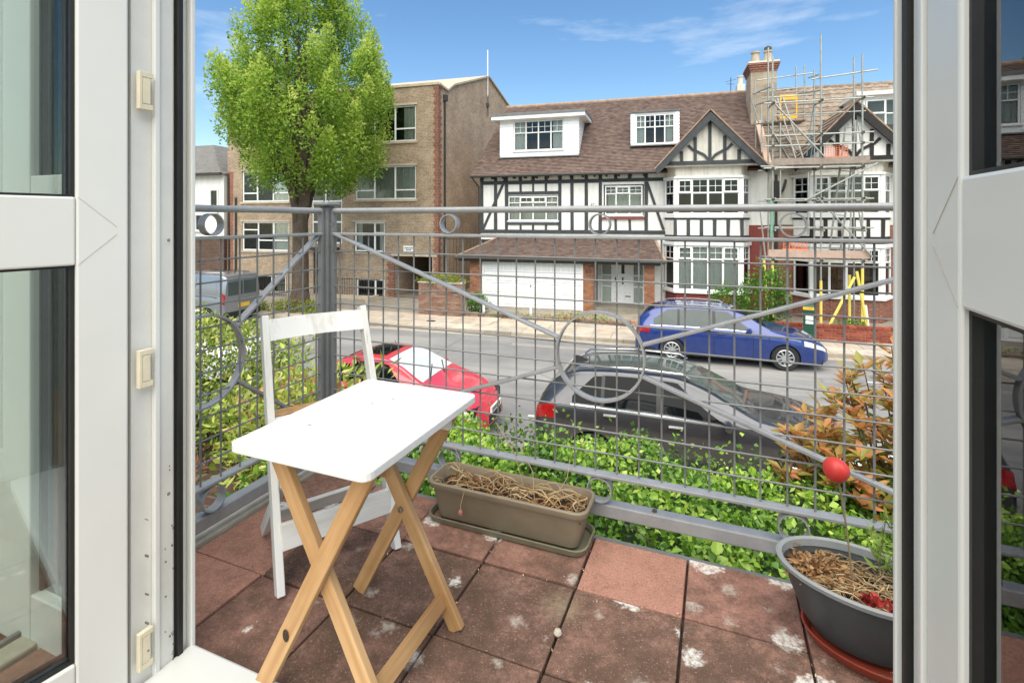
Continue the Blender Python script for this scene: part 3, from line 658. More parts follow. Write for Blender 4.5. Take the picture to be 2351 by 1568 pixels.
# ------------------------------------------------------------------ house under scaffolding
HB = thing('scaffolded_house', 'pebble-white half-timbered house behind the scaffolding, lichen-spotted grey tiles', 'house', (7, 22.5, 0))
m = MB().box(3.98, 12, 22.37, 30, 3.62, 5.9); wpart(m, 'wall', 'rough', HB)
wpart(MB().box(3.98, 12, 22.35, 30, .06, 3.6), 'brick_wall', 'redbrick_x', HB)
m = MB().hexa([(4.0,EY,EZ-.1), (13,EY,EZ-.1), (13,RY,RZ-.12), (4.0,RY,RZ-.12)], [(4.0,EY,EZ-.01), (13,EY,EZ-.01), (13,RY,RZ-.03), (4.0,RY,RZ-.03)])
m.hexa([(4.0,RY+.01,RZ-.12), (13,RY+.01,RZ-.12), (13,30.2,EZ), (4.0,30.2,EZ)], [(4.0,RY+.01,RZ-.03), (13,RY+.01,RZ-.03), (13,30.2,EZ+.08), (4.0,30.2,EZ+.08)])
roofB = wpart(m, 'roof', 'tileB', HB)
tb = MB()
for k, (a, b) in enumerate(((0, .05), (.05, .17), (.17, .22), (.22, .33))):
    h0, h1 = ((.03, .045), (.045, .012), (.012, .012), (.012, .03))[k]
    tb.quad([(a, 0, h0), (b, 0, h1), (b, .345, h1-.026), (a, .345, h0-.026)]); tb.quad([(a, 0, -.015), (b, 0, -.015), (b, 0, h1), (a, 0, h0)])
tbm = tb.mesh('concrete_tile'); tbm.materials.append(M['tileB']); ang = math.atan2(SV.z, SV.y)
nr = int(SL/.325); cnt = 0
for r in range(nr):
    for k in range(28):
        c = Vector((4.05+k*.33, EY, EZ))+SV.normalized()*(r*SL/nr)
        cx_ = c.x+.16
        if abs(cx_-6.63) < (8.05-c.z-.1)*.93 or c.x > 9.2 or (7.3 < cx_ and 6.6 < c.z < 8.5): continue
        if 3.6 < cx_ < 4.65 and 24.0 < c.y < 25.4: continue
        if cnt >= 290: continue
        o = place('concrete_tile', tbm, None, roofB, loc=tuple(c+SN*.012), rot=(ang+random.uniform(-.01, .01), random.uniform(-.01, .01), random.uniform(-.006, .006))); cnt += 1
for i in range(20): MB().lathe([(.11, 0), (.11, .43)], 10).build('ridge_tile', 'tileB', roofB).matrix_local = Matrix.Translation((4.7+i*.44, RY, RZ-.03)) @ Matrix.Rotation(R(90), 4, 'Y')
gable(HB, 6.63, 1.98, 5.88, 8.02, 21.3, 'timber2', 'tileB')
gs = Vector((1.98, 0, 2.14)); gn = Vector((-2.14, 0, 1.98)); 
tile_field('gable_tiles', HB, tuple(Vector((4.6, 21.05, 5.93))-HB.location), (0,1,0), gs, gn, 9, .33, gs.length/9, lambda r: 0, lambda r: 1.15+r*.26, lambda c: True, 'tile_conc' if False else attrcol('gable_concrete', ['7d7164', '8d8173', '998d7d', '85766a'], .9, noise=5), .035)
bay(HB, 5.3, 7.6, 4.85, 8.1, 21.5, 22.25, (4.02, 5.47), (.99, 2.8), 'redbrick_x', 'render', 0, 'upvc', 'timber2')
d = wallY(MB(), 7.3, 10.5, 6.7, 8.62, 22.95, [(7.5, 10.3, 7.0, 8.5)]); d.quad([(7.3,22.95,6.7), (7.3,24.9,8.62), (7.3,22.95,8.62)]); wpart(d, 'dormer', 'clad', HB)
wpart(MB().box(7.15, 10.6, 22.7, 25.0, 8.62, 8.76), 'dormer_roof', 'upvc', HB)
window(HB, sh(HB, (7.5, 22.98, 7.0)), 2.8, 1.5, (.25, .5, .75), .38, None, opener=((0, 1),), inmat='curtain')
wpart(MB().tube([(4.25, 22.3, 5.6), (4.25, 22.3, .3)], .05, 6).tube([(4.6, 22.3, 5.4), (4.5, 22.3, 5.0), (4.3, 22.3, 4.7)], .045, 6), 'soil_pipe', 'gutterblk', HB)
wpart(MB().box(4.12, 4.35, 22.2, 22.36, 4.55, 5.35), 'hopper', 'gutterblk', HB)

# ------------------------------------------------------------------ scaffold
SF = thing('scaffold', 'galvanised tube scaffold with boarded lifts and yellow padded feet against the house', 'scaffold', (5.1, 20.6, .06))
def pole(a, b, r=.03, mat='steel', name='pole'): wpart(MB().tube([a, b], r, 7), name, mat, SF, smooth=True)
YF, YB = 20.2, 21.02
for x, zf, zb in ((3.74, 9.7, 10.25), (5.27, 10.3, 9.3), (6.53, 9.5, 9.65)):
    pole((x, YF, .08), (x, YF, zf)); pole((x+.0, YB, .08), (x, YB, zb))
pole((3.62, 23.0, 6.4), (3.62, 23.0, 9.6)); pole((5.25, 23.6, 7.2), (5.25, 23.6, 10.15)); pole((5.7, 24.2, 7.7), (5.7, 24.2, 10.35)); pole((4.0, 20.25, 4.6), (4.0, 20.25, 7.3))
for z in (8.0, 6.82, 6.46, 5.67, 4.55, 3.55, 2.4): pole((3.45 if z > 3 else 3.3, YF-.05, z), (6.85, YF-.05, z))
for z in (5.67, 4.52, 3.5, 2.38): pole((3.4, YB+.05, z), (6.9, YB+.05, z))
pole((5.0, 20.25, 8.78), (7.0, 20.25, 8.95)); pole((3.8, 23.8, 9.75), (5.9, 23.8, 9.9)); pole((5.2, YF-.03, 8.9), (5.85, 24.2, 9.8))
for x in (3.74, 5.27, 6.53):
    for z in (8.03, 5.63, 4.58, 3.45, 2.44): pole((x+.05, YF-.2, z), (x+.05, YB+.25, z))
pole((3.8, YF-.08, 7.95), (5.35, YF-.08, 6.02)); pole((4.75, YF-.1, 4.5), (6.95, YF-.1, 5.75)); pole((5.15, YF-.1, 4.6), (6.8, YF-.1, 2.55))
for z, dz in ((8.6, 0), (8.1, 0), (7.3, 0)): pole((3.7, YF, z), (3.66, 23.9, z+.6))
for z in (8.35, 7.9): pole((5.3, YF, z), (5.3, 24.0, z+.75))
for k in range(5): wpart(MB().box(3.55+(k % 2)*.02, 6.75, YF+.02+k*.165, YF+.02+k*.165+.155, 5.72, 5.758), 'board', 'board', SF)
for k in range(5): wpart(MB().box(3.5, 6.7, YF+.02+k*.165, YF+.02+k*.165+.155, 2.44, 2.478), 'board', 'board', SF)
wpart(MB().box(3.75, 6.75, YF-.03, YF+.005, 5.77, 6.0), 'toe_board', 'board', SF); wpart(MB().box(3.6, 6.75, YF-.03, YF+.005, 2.49, 2.76), 'toe_board', 'boardpink', SF)
for k in range(4): wpart(MB().box(3.8+k*.01, 5.2, 21.9+k*.24, 21.9+k*.24+.22, 7.62, 7.66), 'board', 'board', SF)
for a, b in (((3.3, 20.3, 7.35), (3.66, 24.6, 9.3)), ((3.45, 20.6, 6.3), (3.9, 23.4, 8.6)), ((4.3, 22.3, 8.9), (4.3, 24.8, 10.0)), ((3.7, 23.9, 9.25), (5.4, 23.9, 9.35)), ((3.9, 21.02, 7.7), (6.9, 21.02, 7.7)), ((3.5, 21.05, 8.4), (5.6, 21.05, 8.4)),
             ((4.5, 20.3, 6.0), (4.35, 22.6, 8.7)), ((4.75, 20.35, 6.0), (4.55, 22.6, 8.7)), ((6.15, 20.3, 2.5), (6.35, 20.5, 5.6)), ((6.7, 20.3, 2.4), (6.45, 20.4, 4.4)), ((6.3, 20.35, 5.9), (6.42, 20.5, 7.3)), ((6.6, 20.35, 5.9), (6.5, 20.5, 7.2)), ((4.9, 20.3, 3.3), (4.9, 20.3, 5.5)), ((3.3, 20.15, 4.4), (3.5, 20.15, 2.4)), ((3.35, 20.2, 5.75), (4.4, 20.15, 5.68))): pole(a, b, .028)
random.seed(3)
for x in (3.74, 5.27, 6.53):
    for z in (8.0, 6.82, 6.46, 5.67, 4.55, 3.55, 2.4):
        for Yc in (YF-.03, YB+.03) if z in (5.67, 4.55, 3.55, 2.4) else (YF-.03,): wpart(MB().box(x-.05, x+.05, Yc-.05, Yc+.05, z-.045, z+.045).tube([(x+.03, Yc-.09, z+.02), (x+.03, Yc+.05, z+.02)], .014, 5), 'clamp', 'clamp', SF)
for a, b in (((5.27, YF, .12), (5.27, YF, 1.69)), ((6.29, YF-.02, 1.85), (5.42, YF-.3, .12)), ((6.24, YB-.5, .12), (6.24, YB-.5, 1.89)), ((6.35, YF-.02, 2.05), (6.66, YF-.05, .12)), ((6.53, YF, .12), (6.53, YF, 2.14)), ((3.45, YF-.02, 2.4), (3.56, YF-.1, .3)), ((3.74, YF, 2.36), (3.74, YF, .12))):
    pole(a, b, .047, 'yellow', 'padded_sleeve')
pole((6.62, YF-.02, .9), (6.7, YF-.06, .08), .035, 'upvc', 'sole_tube')
for x0, z0, w, h in ((4.45, 7.85, .62, .95),):
    g = MB(); yy = 22.6
    g.box(x0, x0+w, yy, yy+.03, z0+h-.2, z0+h).box(x0, x0+w, yy, yy+.03, z0-.0, z0+.16).box(x0, x0+.05, yy, yy+.03, z0+.16, z0+h-.2).box(x0+w-.05, x0+w, yy, yy+.03, z0+.16, z0+h-.2); wpart(g, 'loading_gate', 'brightyellow', SF)
def mesh_guard(x0, x1, z0, z1, Y):
    g = MB()
    for i in range(9): xx = x0+(x1-x0)*i/8; g.box(xx-.008, xx+.008, Y, Y+.012, z0, z1)
    for i in range(6): zz = z0+(z1-z0)*i/5; g.box(x0, x1, Y+.001, Y+.011, zz-.008, zz+.008)
    g.box(x0-.03, x1+.03, Y-.005, Y+.02, z0-.05, z0+.02)
    wpart(g, 'brick_guard', 'orange', SF)
mesh_guard(5.42, 6.1, 6.02, 6.4, YF+.02); mesh_guard(4.1, 4.85, 2.78, 3.1, YF+.02)
def ladder(name, label, p0, p1, w, n):
    t = thing(name, label, 'ladder', p0, group='ladders on the scaffold'); p1 = Vector(p1)-Vector(p0); d = p1.normalized(); a = Vector((1,0,0)); a = (a-d*a.dot(d)).normalized()*w/2
    for s in (-1, 1): MB().bar(a*s, p1+a*s, .03, .065).build('stile', 'steel', t)
    for k in range(n): q = p1*((k+.7)/n); MB().tube([q-a, q+a], .014, 6).build('rung', 'steel', t)
ladder('ladder', 'long aluminium ladder leaning against the boarded scaffold lifts', (5.75, YF+.25, 2.5), (6.42, YF+.75, 7.2), .34, 18)
ladder('ladder', 'roof ladder lying on the grey tiles below the chimney', (4.9, 22.35, 6.2), (4.35, 24.2, 8.2), .36, 10)
wpart(MB().tube([(3.66, YF-.1, 4.5), (3.7, YF-.12, 3.9), (3.68, YF-.1, 3.2)], .05, 6), 'sheet_roll', plain('green_sheet', '6fa08a', .6), SF)
wpart(MB().tube([(5.1, 20.4, 7.9), (5.0, 20.5, 7.0), (4.9, 20.5, 6.1)], .02, 5).tube([(5.12, 20.4, 6.9), (5.0, 20.4, 6.0)], .02, 5), 'rope', plain('blue_rope', '5f8c98', .8), SF)

# ------------------------------------------------------------------ garden wall, parking machine, street shrubs
GW = thing('garden_wall', 'low red brick garden wall along the pavement under the scaffold', 'wall', (5.9, 17.9, .06))
bricks(GW, -2.5, 2.6, 0, .44, 0, 'brickred'); MB().box(-2.5, 2.6, .051, .215, 0, .44).build('wall_core', 'redbrick_x', GW)
for k in range(23): MB().box(-2.5+k*.225, -2.5+k*.225+.212, -.012, .225, .445, .51).build('coping_brick', 'brickred', GW)
PM = thing('parking_meter', 'dark green parking machine with yellow top band beside the garden wall', 'parking machine', (4.2, 17.35, .1), R(-14))
green = plain('machine_green', '1f4a3a', .4, .08, 4)
MB().box(-.15, .15, -.13, .13, 0, 1.0).build('body', green, PM, bevel=.015); MB().hexa([(-.16,-.15,1.0),(.16,-.15,1.0),(.16,.14,1.0),(-.16,.14,1.0)], [(-.16,-.1,1.16),(.16,-.1,1.16),(.16,.14,1.2),(-.16,.14,1.2)]).build('head', green, PM, bevel=.01)
MB().box(-.15, .15, -.152, -.13, 1.02, 1.1).build('yellow_band', 'brightyellow', PM); text_mesh('letters', 'PAY', .05, 'iron', PM, (.05, -.153, 1.06), (R(90), 0, 0), .001)
for z0, z1 in ((.72, .84), (.6, .69)): MB().box(-.08, .12, -.136, -.13, z0, z1).build('label_plate', 'upvc', PM)
for k in range(6): MB().box(-.157, -.15, -.06, .0, .2+k*.13, .27+k*.13).build('side_letter', 'upvc', PM)
PWt = thing('planter_wall', 'weathered brick front wall topped with weeds beside the garage drive', 'wall', (-8.35, 18.2, .06))
bricks(PWt, -.92, .92, 0, 1.28, 0, 'brickold'); MB().box(-.92, .92, .051, .3, 0, 1.28).build('wall_core', 'mortar', PWt)
MB().box(-.95, .95, -.02, .34, 1.283, 1.33).build('coping', 'concrete', PWt)
def bush(name, label, c, rad, n, mat, ls, lw, cat='shrub', up=.3, grp=None, tintbias=0, stems=6, shell=.55):
    t = thing(name, label, cat, (c[0], c[1], c[2]-rad[2]), group=grp)
    d = rdir(n); r = shell+(1-shell)*RNG.random(n)**.6; r *= 1+.22*np.sin(d[:, 0]*7+c[0])*np.sin(d[:, 1]*6+1)*1.2+.12*np.sin(d[:, 2]*11+d[:, 0]*9)
    P = d*r[:, None]*np.array(rad)+np.array([0, 0, rad[2]]); mk_ = P[:, 2] > -.05; P = P[mk_]; d = d[mk_]; n = len(P)
    D = rdir(n, up, .7)+d*.5; Nn = rdir(n, 1.2)
    tint = np.clip(RNG.random(n)*.75+.25*(P[:, 2]/(2*rad[2]))+tintbias, 0, 1)
    o = leaves('foliage', P, D, Nn, ls*(.7+.6*RNG.random(n)), lw*(.7+.6*RNG.random(n)), tint, mat, t); o['kind'] = 'stuff'
    for k in range(stems):
        a = random.uniform(0, 6.28); e = (math.cos(a)*rad[0]*.6, math.sin(a)*rad[1]*.6, rad[2]*random.uniform(1.0, 1.6))
        MB().tube([(e[0]*.1, e[1]*.1, -.05), (e[0]*.4, e[1]*.5, e[2]*.5), e], [.02, .014, .005], 5).build('stem', 'bark', t)
    return t
bush('leafy_shrub', 'tall leafy green shrub in front of the red bay and scaffold feet', (3.3, 18.9, 1.15), (.75, .55, 1.05), 2600, 'shrub', .13, .05)
bush('leafy_shrub', 'dark green shrub growing under the bay window sill behind the blue car', (2.2, 19.6, .8), (.6, .5, .75), 1500, 'shrub', .11, .05)
bush('leafy_shrub', 'small shrub behind the right end of the garden wall', (8.0, 19.0, .7), (.6, .5, .6), 900, 'shrub', .11, .05)
bush('leafy_shrub', 'low weeds behind the garden wall by the yellow props', (5.7, 18.7, .35), (.5, .3, .3), 500, 'shrub', .1, .04)
bush('weed_clump', 'yellow-green weeds growing on top of the planter wall', (-8.35, 18.35, 1.45), (.95, .2, .2), 1300, 'weed', .09, .035, 'plant', stems=3)
bush('weed_clump', 'bright green plant between planter wall and garage', (-7.2, 19.3, .4), (.38, .5, .42), 900, 'laurel', .12, .05, 'plant', stems=3)
bush('weed_clump', 'low weeds on the verge before the porch steps', (-2.9, 18.6, .2), (1.3, .35, .2), 900, 'weed', .09, .03, 'plant', stems=3)
bush('weed_clump', 'rough dry grass along the drive edge below the garage', (-5.2, 18.5, .14), (1.7, .25, .14), 1000, 'grass', .09, .02, 'plant', stems=2)
# drive edging: little posts and a low rubble edge
for i, (x, lab) in enumerate(((-6.75, 'short white marker post left of the garage drive'), (-4.85, 'short white marker post right of the garage drive'))):
    tag(MB().box(x-.04, x+.04, 18.75, 18.83, .06, .62).box(x-.045, x+.045, 18.745, 18.835, .5, .64).build('marker_post', 'upvc'), lab, 'post', 'marker posts by the drive')
eg = thing('drive_edging', 'low mossy rubble edging across the garage forecourt', 'edging', (-4.8, 18.4, .06))
xx = -2.6
while xx < 4.4:
    w = random.uniform(.16, .34); MB().box(xx, xx+w, random.uniform(-.05, 0), .16, 0, random.uniform(.1, .22)).build('stone', 'brickold', eg, bevel=.02); xx += w+.015

# ------------------------------------------------------------------ brick apartment block
FB = thing('apartment_block', 'yellow-brown brick three-storey flats with white windows and red brick corners', 'building', (-16.5, 22.1, 0))
FY = 22.1
W3 = [(-14.74, -11.4, 7.6, 9.33), (-21.73, -18.7, 7.6, 9.33), (-14.74, -11.4, 4.8, 6.43), (-21.73, -18.7, 4.76, 6.4)]
W1 = [(-14.79, -13.08, 2.22, 3.7), (-21.73, -18.7, 2.17, 3.7)]; WB = [(-14.7, -13.08, -.04, .9), (-21.6, -18.9, -.04, .9)]
ST = (-17.3, -15.5, 2.6, 9.2); EN = (-17.2, -15.8, .06, 2.25); DR = (-12.6, -10.55, .06, 2.05)
m = wallY(MB(), -22.7, -10.24, -.05, 10.2, FY, W3+W1+WB+[ST, EN, DR], .16)
wpart(m, 'front_wall', 'flatbrick', FB)
m = MB(); prof = [(22.1, 10.2), (23.1, 10.13), (23.9, 10.6), (29.25, 12.45), (33.3, 11.6), (36, 11.0)]
X = -10.24; m.quad([(X, 22.1, 0), *[(X, 36, 0)], *[(X, y, z) for y, z in prof[::-1]]])
wpart(m, 'side_wall', 'sidebrick', FB)
m = MB()
for (y0, z0), (y1, z1) in zip(prof, prof[1:]): m.hexa([(-22.8, y0, z0), (-10.14, y0, z0), (-10.14, y1, z1), (-22.8, y1, z1)], [(-22.8, y0, z0+.1), (-10.14, y0, z0+.1), (-10.14, y1, z1+.1), (-22.8, y1, z1+.1)])
wpart(m, 'roof', 'sill', FB); wpart(MB().box(-22.75, -10.2, 22.04, 22.2, 10.2, 10.32), 'parapet_coping', 'sill', FB)
for i in range(60):      # toothed red brick corners, alternate courses
    z = .06+i*.168; w = .42 if i % 2 else .3
    wpart(MB().box(-10.243, -10.236, FY-.0, FY+w, z, z+.155), 'quoin', 'redbrick_y', FB); wpart(MB().box(-10.24-w*.55, -10.23, FY-.012, FY+.01, z, z+.158), 'quoin', 'redbrick_x', FB)
    if z < 2.0: wpart(MB().box(DR[0]-w*.9, DR[0]+.004, FY-.012, FY+.15, z, z+.158), 'quoin', 'redbrick_x', FB)
wpart(MB().box(-22.72, -22.32, FY-.012, FY+.02, .06, 6.4), 'quoin', 'redbrick_x', FB)
wpart(MB().box(DR[0]-.1, -10.3, FY-.015, FY+.2, 2.05, 2.17), 'lintel', 'sill', FB)
m = MB(); m.quad([(DR[0], FY+.16, 0), (DR[0], 30, 0), (DR[0], 30, 2.1), (DR[0], FY+.16, 2.1)]); m.quad([(-10.5, FY+.16, 0), (-10.5, 30, 0), (-10.5, 30, 2.1), (-10.5, FY+.16, 2.1)])
wpart(m, 'passage_wall', 'sidebrick', FB); m = MB(); m.quad([(-12.7, FY+.1, 2.06), (-10.4, FY+.1, 2.06), (-10.4, 30, 2.06), (-12.7, 30, 2.06)]); m.quad([(-12.7, 29, 0), (-10.4, 29, 0), (-10.4, 29, 2.1), (-12.7, 29, 2.1)]); wpart(m, 'passage_ceiling', 'roomdark', FB)
for k, (a, b, c, d) in enumerate(W3):
    wpart(MB().box(a-.08, b+.08, FY-.03, FY+.1, d, d+.1).box(a-.08, b+.08, FY-.06, FY+.1, c-.1, c), 'lintel_and_sill', 'sill', FB)
    window(FB, sh(FB, (a, FY+.06, c)), b-a, d-c, (.32, .66), None, None, fw=.07, curtain=1 if k > 1 else 2, sub=((.02, .32, .26, .3), (.66, .98, .26, .3)) if k > 1 else ((.66, .98, .34, .38), (.02, .32, .34, .38)), sill=False)
for k, (a, b, c, d) in enumerate(W1):
    wpart(MB().box(a-.08, b+.08, FY-.03, FY+.1, d, d+.09).box(a-.1, b+.1, FY-.06, FY+.1, c-.09, c), 'lintel_and_sill', 'sill', FB)
    if k: window(FB, sh(FB, (a, FY+.06, c)), b-a, d-c, (.34, .67), None, None, fw=.07, curtain=1, sub=((.02, .34, .7, .74), (.34, .98, .34, .38)), sill=False)
    else: window(FB, sh(FB, (a, FY+.06, c)), b-a, d-c, (.66,), None, None, fw=.08, curtain=2, sub=((.66, .98, .62, .66),), sill=False)
for a, b, c, d in WB: window(FB, sh(FB, (a, FY+.06, c)), b-a, d-c, (.66,), None, None, fw=.08, sill=False)
window(FB, sh(FB, (ST[0], FY+.05, ST[2])), ST[1]-ST[0], ST[3]-ST[2], (.45,), None, None, fw=.08, sub=tuple((.02, .98, z, z+.012) for z in (.16, .32, .48, .64, .8)), sill=False, inmat='lead')
en = wpart(MB().box(EN[0], EN[1], FY+.5, FY+.55, EN[2], EN[3]).box(EN[0]-.1, EN[1]+.2, FY-.7, FY+.1, 2.3, 2.42), 'entrance', 'gutterblk', FB); MB().box(-17.2, -17.12, FY-.66, FY-.58, .06, 2.3).box(-15.75, -15.67, FY-.66, FY-.58, .06, 2.3).build('red_post', plain('red_post', 'b8402f', .5), en)
sg = wpart(MB().box(-12.05, -11.45, FY-.03, FY-.0, 2.28, 2.56), 'sign', 'upvc', FB)
for z, a, b in ((2.45, -11.98, -11.56), (2.36, -11.9, -11.64)):
    xx = a
    while xx < b: w = random.uniform(.03, .06); MB().box(xx, xx+w, FY-.034, FY-.03, z-.025, z+.025).build('sign_mark', 'iron', sg); xx += w+.02
wpart(MB().tube([(-10.17, 22.75, 9.6), (-10.17, 22.75, .1)], .05, 6).box(-10.24, -10.05, 22.65, 22.85, 9.55, 9.85), 'downpipe', 'gutterblk', FB)
wpart(MB().tube([(-10.17, 29.0, 11.2), (-10.17, 29.0, 14.0)], .035, 6), 'vent_pole', 'upvc', FB); wpart(MB().box(-10.24, -10.1, 28.9, 29.1, 10.6, 10.8).tube([(-10.15, 29, 10.0), (-10.15, 29, 11.3)], .03, 5), 'pole_bracket', 'clamp', FB)
wpart(MB().tube([(-22.6, FY-.06, 6.3), (-22.55, FY-.06, .1)], .05, 6).tube([(-22.1, FY-.06, 5), (-22.1, FY-.06, .1)], .05, 6), 'downpipe', 'gutterblk', FB)
# area railings in front of the flats
def railing(name, label, x0, x1, Y, h, step=.13, z=.06, yaw=0, spear=False):
    t = thing(name, label, 'railing', ((x0+x1)/2, Y, z), yaw); w = (x1-x0)/2
    MB().box(-w, w, -.015, .015, h-.06, h-.03).build('top_rail', 'iron', t); MB().box(-w, w, -.015, .015, .08, .11).build('bottom_rail', 'iron', t)
    me = MB().tube([(0, 0, 0), (0, 0, h+(.12 if spear else 0))], .011, 5).mesh('baluster'); me.materials.append(M['iron']); n = int(2*w/step)
    for k in range(n+1): place('baluster', me, None, t, loc=(-w+2*w*k/n, 0, 0))
railing('area_railing', 'black iron railings around the basement well right of the trunk', -15.6, -12.9, 21.3, .95)
railing('area_railing', 'black iron railings before the flats behind the van', -21.5, -17.6, 20.6, 1.0)
railing('side_gate', 'tall dark iron gate between the flats and the garage', -10.1, -8.4, 22.0, 2.9, .16, spear=True)
well = tag(MB().box(-15.7, -12.8, 21.1, 21.25, .06, .2).box(-12.95, -12.8, 20.2, 21.1, .06, .3).build('low_kerb_wall', 'sill'), 'low stone kerb along the basement well by the passage', 'kerb')
# ------------------------------------------------------------------ white house at the far left
WH = thing('white_house', 'white rendered house with slate hipped roof and brick ground floor', 'house', (-27.5, 22, 0))
wpart(MB().box(-33, -22.85, 22, 30, 2.85, 6.35), 'wall', 'render', WH); wpart(MB().box(-33, -22.86, 22.02, 30, 0, 2.85), 'brick_wall', 'darkbrick', WH)
wpart(MB().box(-33, -22.84, 21.98, 22.1, 2.8, 2.9), 'string_course', 'sill', WH)
wpart(MB().hexa([(-33.3,21.7,6.3), (-22.76,21.7,6.3), (-22.76,30.3,6.3), (-33.3,30.3,6.3)], [(-30,25.4,8.5), (-27.2,25.4,8.5), (-27.2,26.6,8.5), (-30,26.6,8.5)]), 'roof', 'slate', WH)
wpart(MB().box(-33.3, -22.72, 21.62, 21.74, 6.2, 6.34), 'gutter', 'gutterblk', WH)
window(WH, sh(WH, (-23.75, 21.93, 4.2)), .55, 1.25, (), None); window(WH, sh(WH, (-25.3, 21.93, 3.2)), 1.1, .9, (.5,), None)
wpart(MB().box(-26.0, -24.9, 21.95, 22.0, .4, 2.2), 'ground_window', 'upvc', WH)
bk = thing('rear_extension', 'small pale flat-roofed building behind the white house', 'building', (-24.5, 34, 0))
MB().box(-3, 3, 0, 4, 0, 8.0).build('wall', 'rough', bk); MB().box(-3.2, 3.2, -.2, 4.2, 8.0, 8.25).build('flat_roof', 'upvc', bk); MB().box(.6, 1.4, 1, 2, 8.25, 9.3).build('chimney', 'redbrick_x', bk)

# ------------------------------------------------------------------ trees
def tree(name, label, base, prof, nclump, nleaf, mat, ls, trunk_r, fork, limbs, seed, tip=1.0, off=(0, 0)):
    rg = np.random.default_rng(seed); rd = random.Random(seed); t = thing(name, label, 'tree', base)
    zs = [p[0] for p in prof]; rs = [p[1] for p in prof]
    m = MB(); H = fork
    pts = [(0,0,-.1), (.03,0,.25), (.0,.02,.8), (.05,-.02,H*.55), (.0,0,H)]
    m.tube(pts, [trunk_r*1.9, trunk_r*1.3, trunk_r*1.08, trunk_r, trunk_r*.95], 14)
    for k in range(7):
        a = 6.28*k/7+.3; m.tube([(math.cos(a)*trunk_r*1.9, math.sin(a)*trunk_r*1.9, -.12), (math.cos(a)*trunk_r*1.1, math.sin(a)*trunk_r*1.1, .3), (math.cos(a)*trunk_r*.7, math.sin(a)*trunk_r*.7, 1.0)], [trunk_r*.5, trunk_r*.38, trunk_r*.2], 7)
    m.build('trunk', 'bark', t, smooth=True)
    tips = []
    for k in range(limbs):
        a = 6.28*k/limbs+rd.uniform(-.3, .3); zt = rd.uniform(zs[1], zs[-2]); rr = np.interp(zt, zs, rs)*rd.uniform(.45, .85); e = Vector((math.cos(a)*rr, math.sin(a)*rr, zt)); s0 = Vector((math.cos(a)*trunk_r*.4, math.sin(a)*trunk_r*.4, H-rd.uniform(.1, .9)))
        mid = s0.lerp(e, .45)+Vector((0, 0, (e.z-s0.z)*.12)); r0 = trunk_r*rd.uniform(.38, .6)
        MB().tube([s0, s0.lerp(mid, .5)+Vector((rd.uniform(-.1, .1), rd.uniform(-.1, .1), 0)), mid, mid.lerp(e, .6), e], [r0, r0*.75, r0*.55, r0*.3, .02], 7).build('limb', 'bark', t, smooth=True)
        for q in range(4):
            f = rd.uniform(.35, .9); p = s0.lerp(mid, f/.5) if f < .5 else mid.lerp(e, (f-.5)*2); p2 = p+Vector((rd.uniform(-1, 1), rd.uniform(-1, 1), rd.uniform(.1, 1.1)))
            MB().tube([p, p.lerp(p2, .5)+Vector((0, 0, .1)), p2], [r0*.25, r0*.14, .01], 5).build('branch', 'bark', t)
    Pl, Dl, Tl = [], [], []
    for k in range(nclump):
        zc = rg.uniform(zs[0], zs[-1]) if k % 3 else rg.uniform(zs[0], zs[0]+(zs[-1]-zs[0])*.6); rmax = np.interp(zc, zs, rs); a = rg.uniform(0, 6.283)
        rad = rmax*(1-.8*rg.random()**2.6); c = np.array([math.cos(a)*rad+off[0], math.sin(a)*rad+off[1], zc])
        sz = rg.uniform(.7, 1.25); rx, rz = .42*sz, .72*sz*tip; n = int(nleaf*sz*sz*rg.uniform(.5, 1.2))
        g = rg.normal(size=(n, 3)); g /= np.linalg.norm(g, axis=1)[:, None]; g *= (rg.random(n)**.45)[:, None]*np.array([rx, rx, rz])*1.12
        g[:, :2] *= np.clip(1.0-(g[:, 2:3]/rz)*.62, .15, 1.5)       # taper to an upright tip
        lean = np.array([math.cos(a), math.sin(a)])*.25; g[:, :2] += g[:, 2:3]*lean
        Pl.append(c+g); dd = g/np.array([rx, rx, rz])+rg.normal(size=(n, 3))*.8; dd[:, 2] += .3; Dl.append(dd)
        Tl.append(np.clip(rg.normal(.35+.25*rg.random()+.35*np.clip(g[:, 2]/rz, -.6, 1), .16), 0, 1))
    P = np.vstack(Pl); D = np.vstack(Dl); T = np.concatenate(Tl); n = len(P)
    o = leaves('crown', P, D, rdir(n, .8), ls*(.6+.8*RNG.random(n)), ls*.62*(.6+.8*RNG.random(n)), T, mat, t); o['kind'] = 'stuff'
    return t
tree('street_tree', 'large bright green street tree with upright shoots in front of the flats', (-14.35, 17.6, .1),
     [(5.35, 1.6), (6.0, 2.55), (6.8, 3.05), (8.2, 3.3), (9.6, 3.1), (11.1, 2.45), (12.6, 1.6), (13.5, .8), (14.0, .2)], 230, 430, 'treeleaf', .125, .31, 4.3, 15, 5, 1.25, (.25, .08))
tree('background_tree', 'distant green tree showing over the white house roof', (-31, 40, 0), [(5, 1.5), (7, 3.2), (9, 3.0), (11, 1.5), (11.8, .3)], 60, 160, 'treeleaf2', .25, .3, 4.5, 6, 9)
bush('verge_plants', 'green weeds and yellow flowers around the foot of the tree trunk', (-14.2, 17.3, .28), (1.5, .5, .3), 1600, 'weed', .12, .04, 'plant', stems=3)
bush('verge_plants', 'grass tuft on the verge between van and trunk', (-16.3, 17.1, .25), (.7, .4, .28), 800, 'grass', .16, .025, 'plant', stems=2)

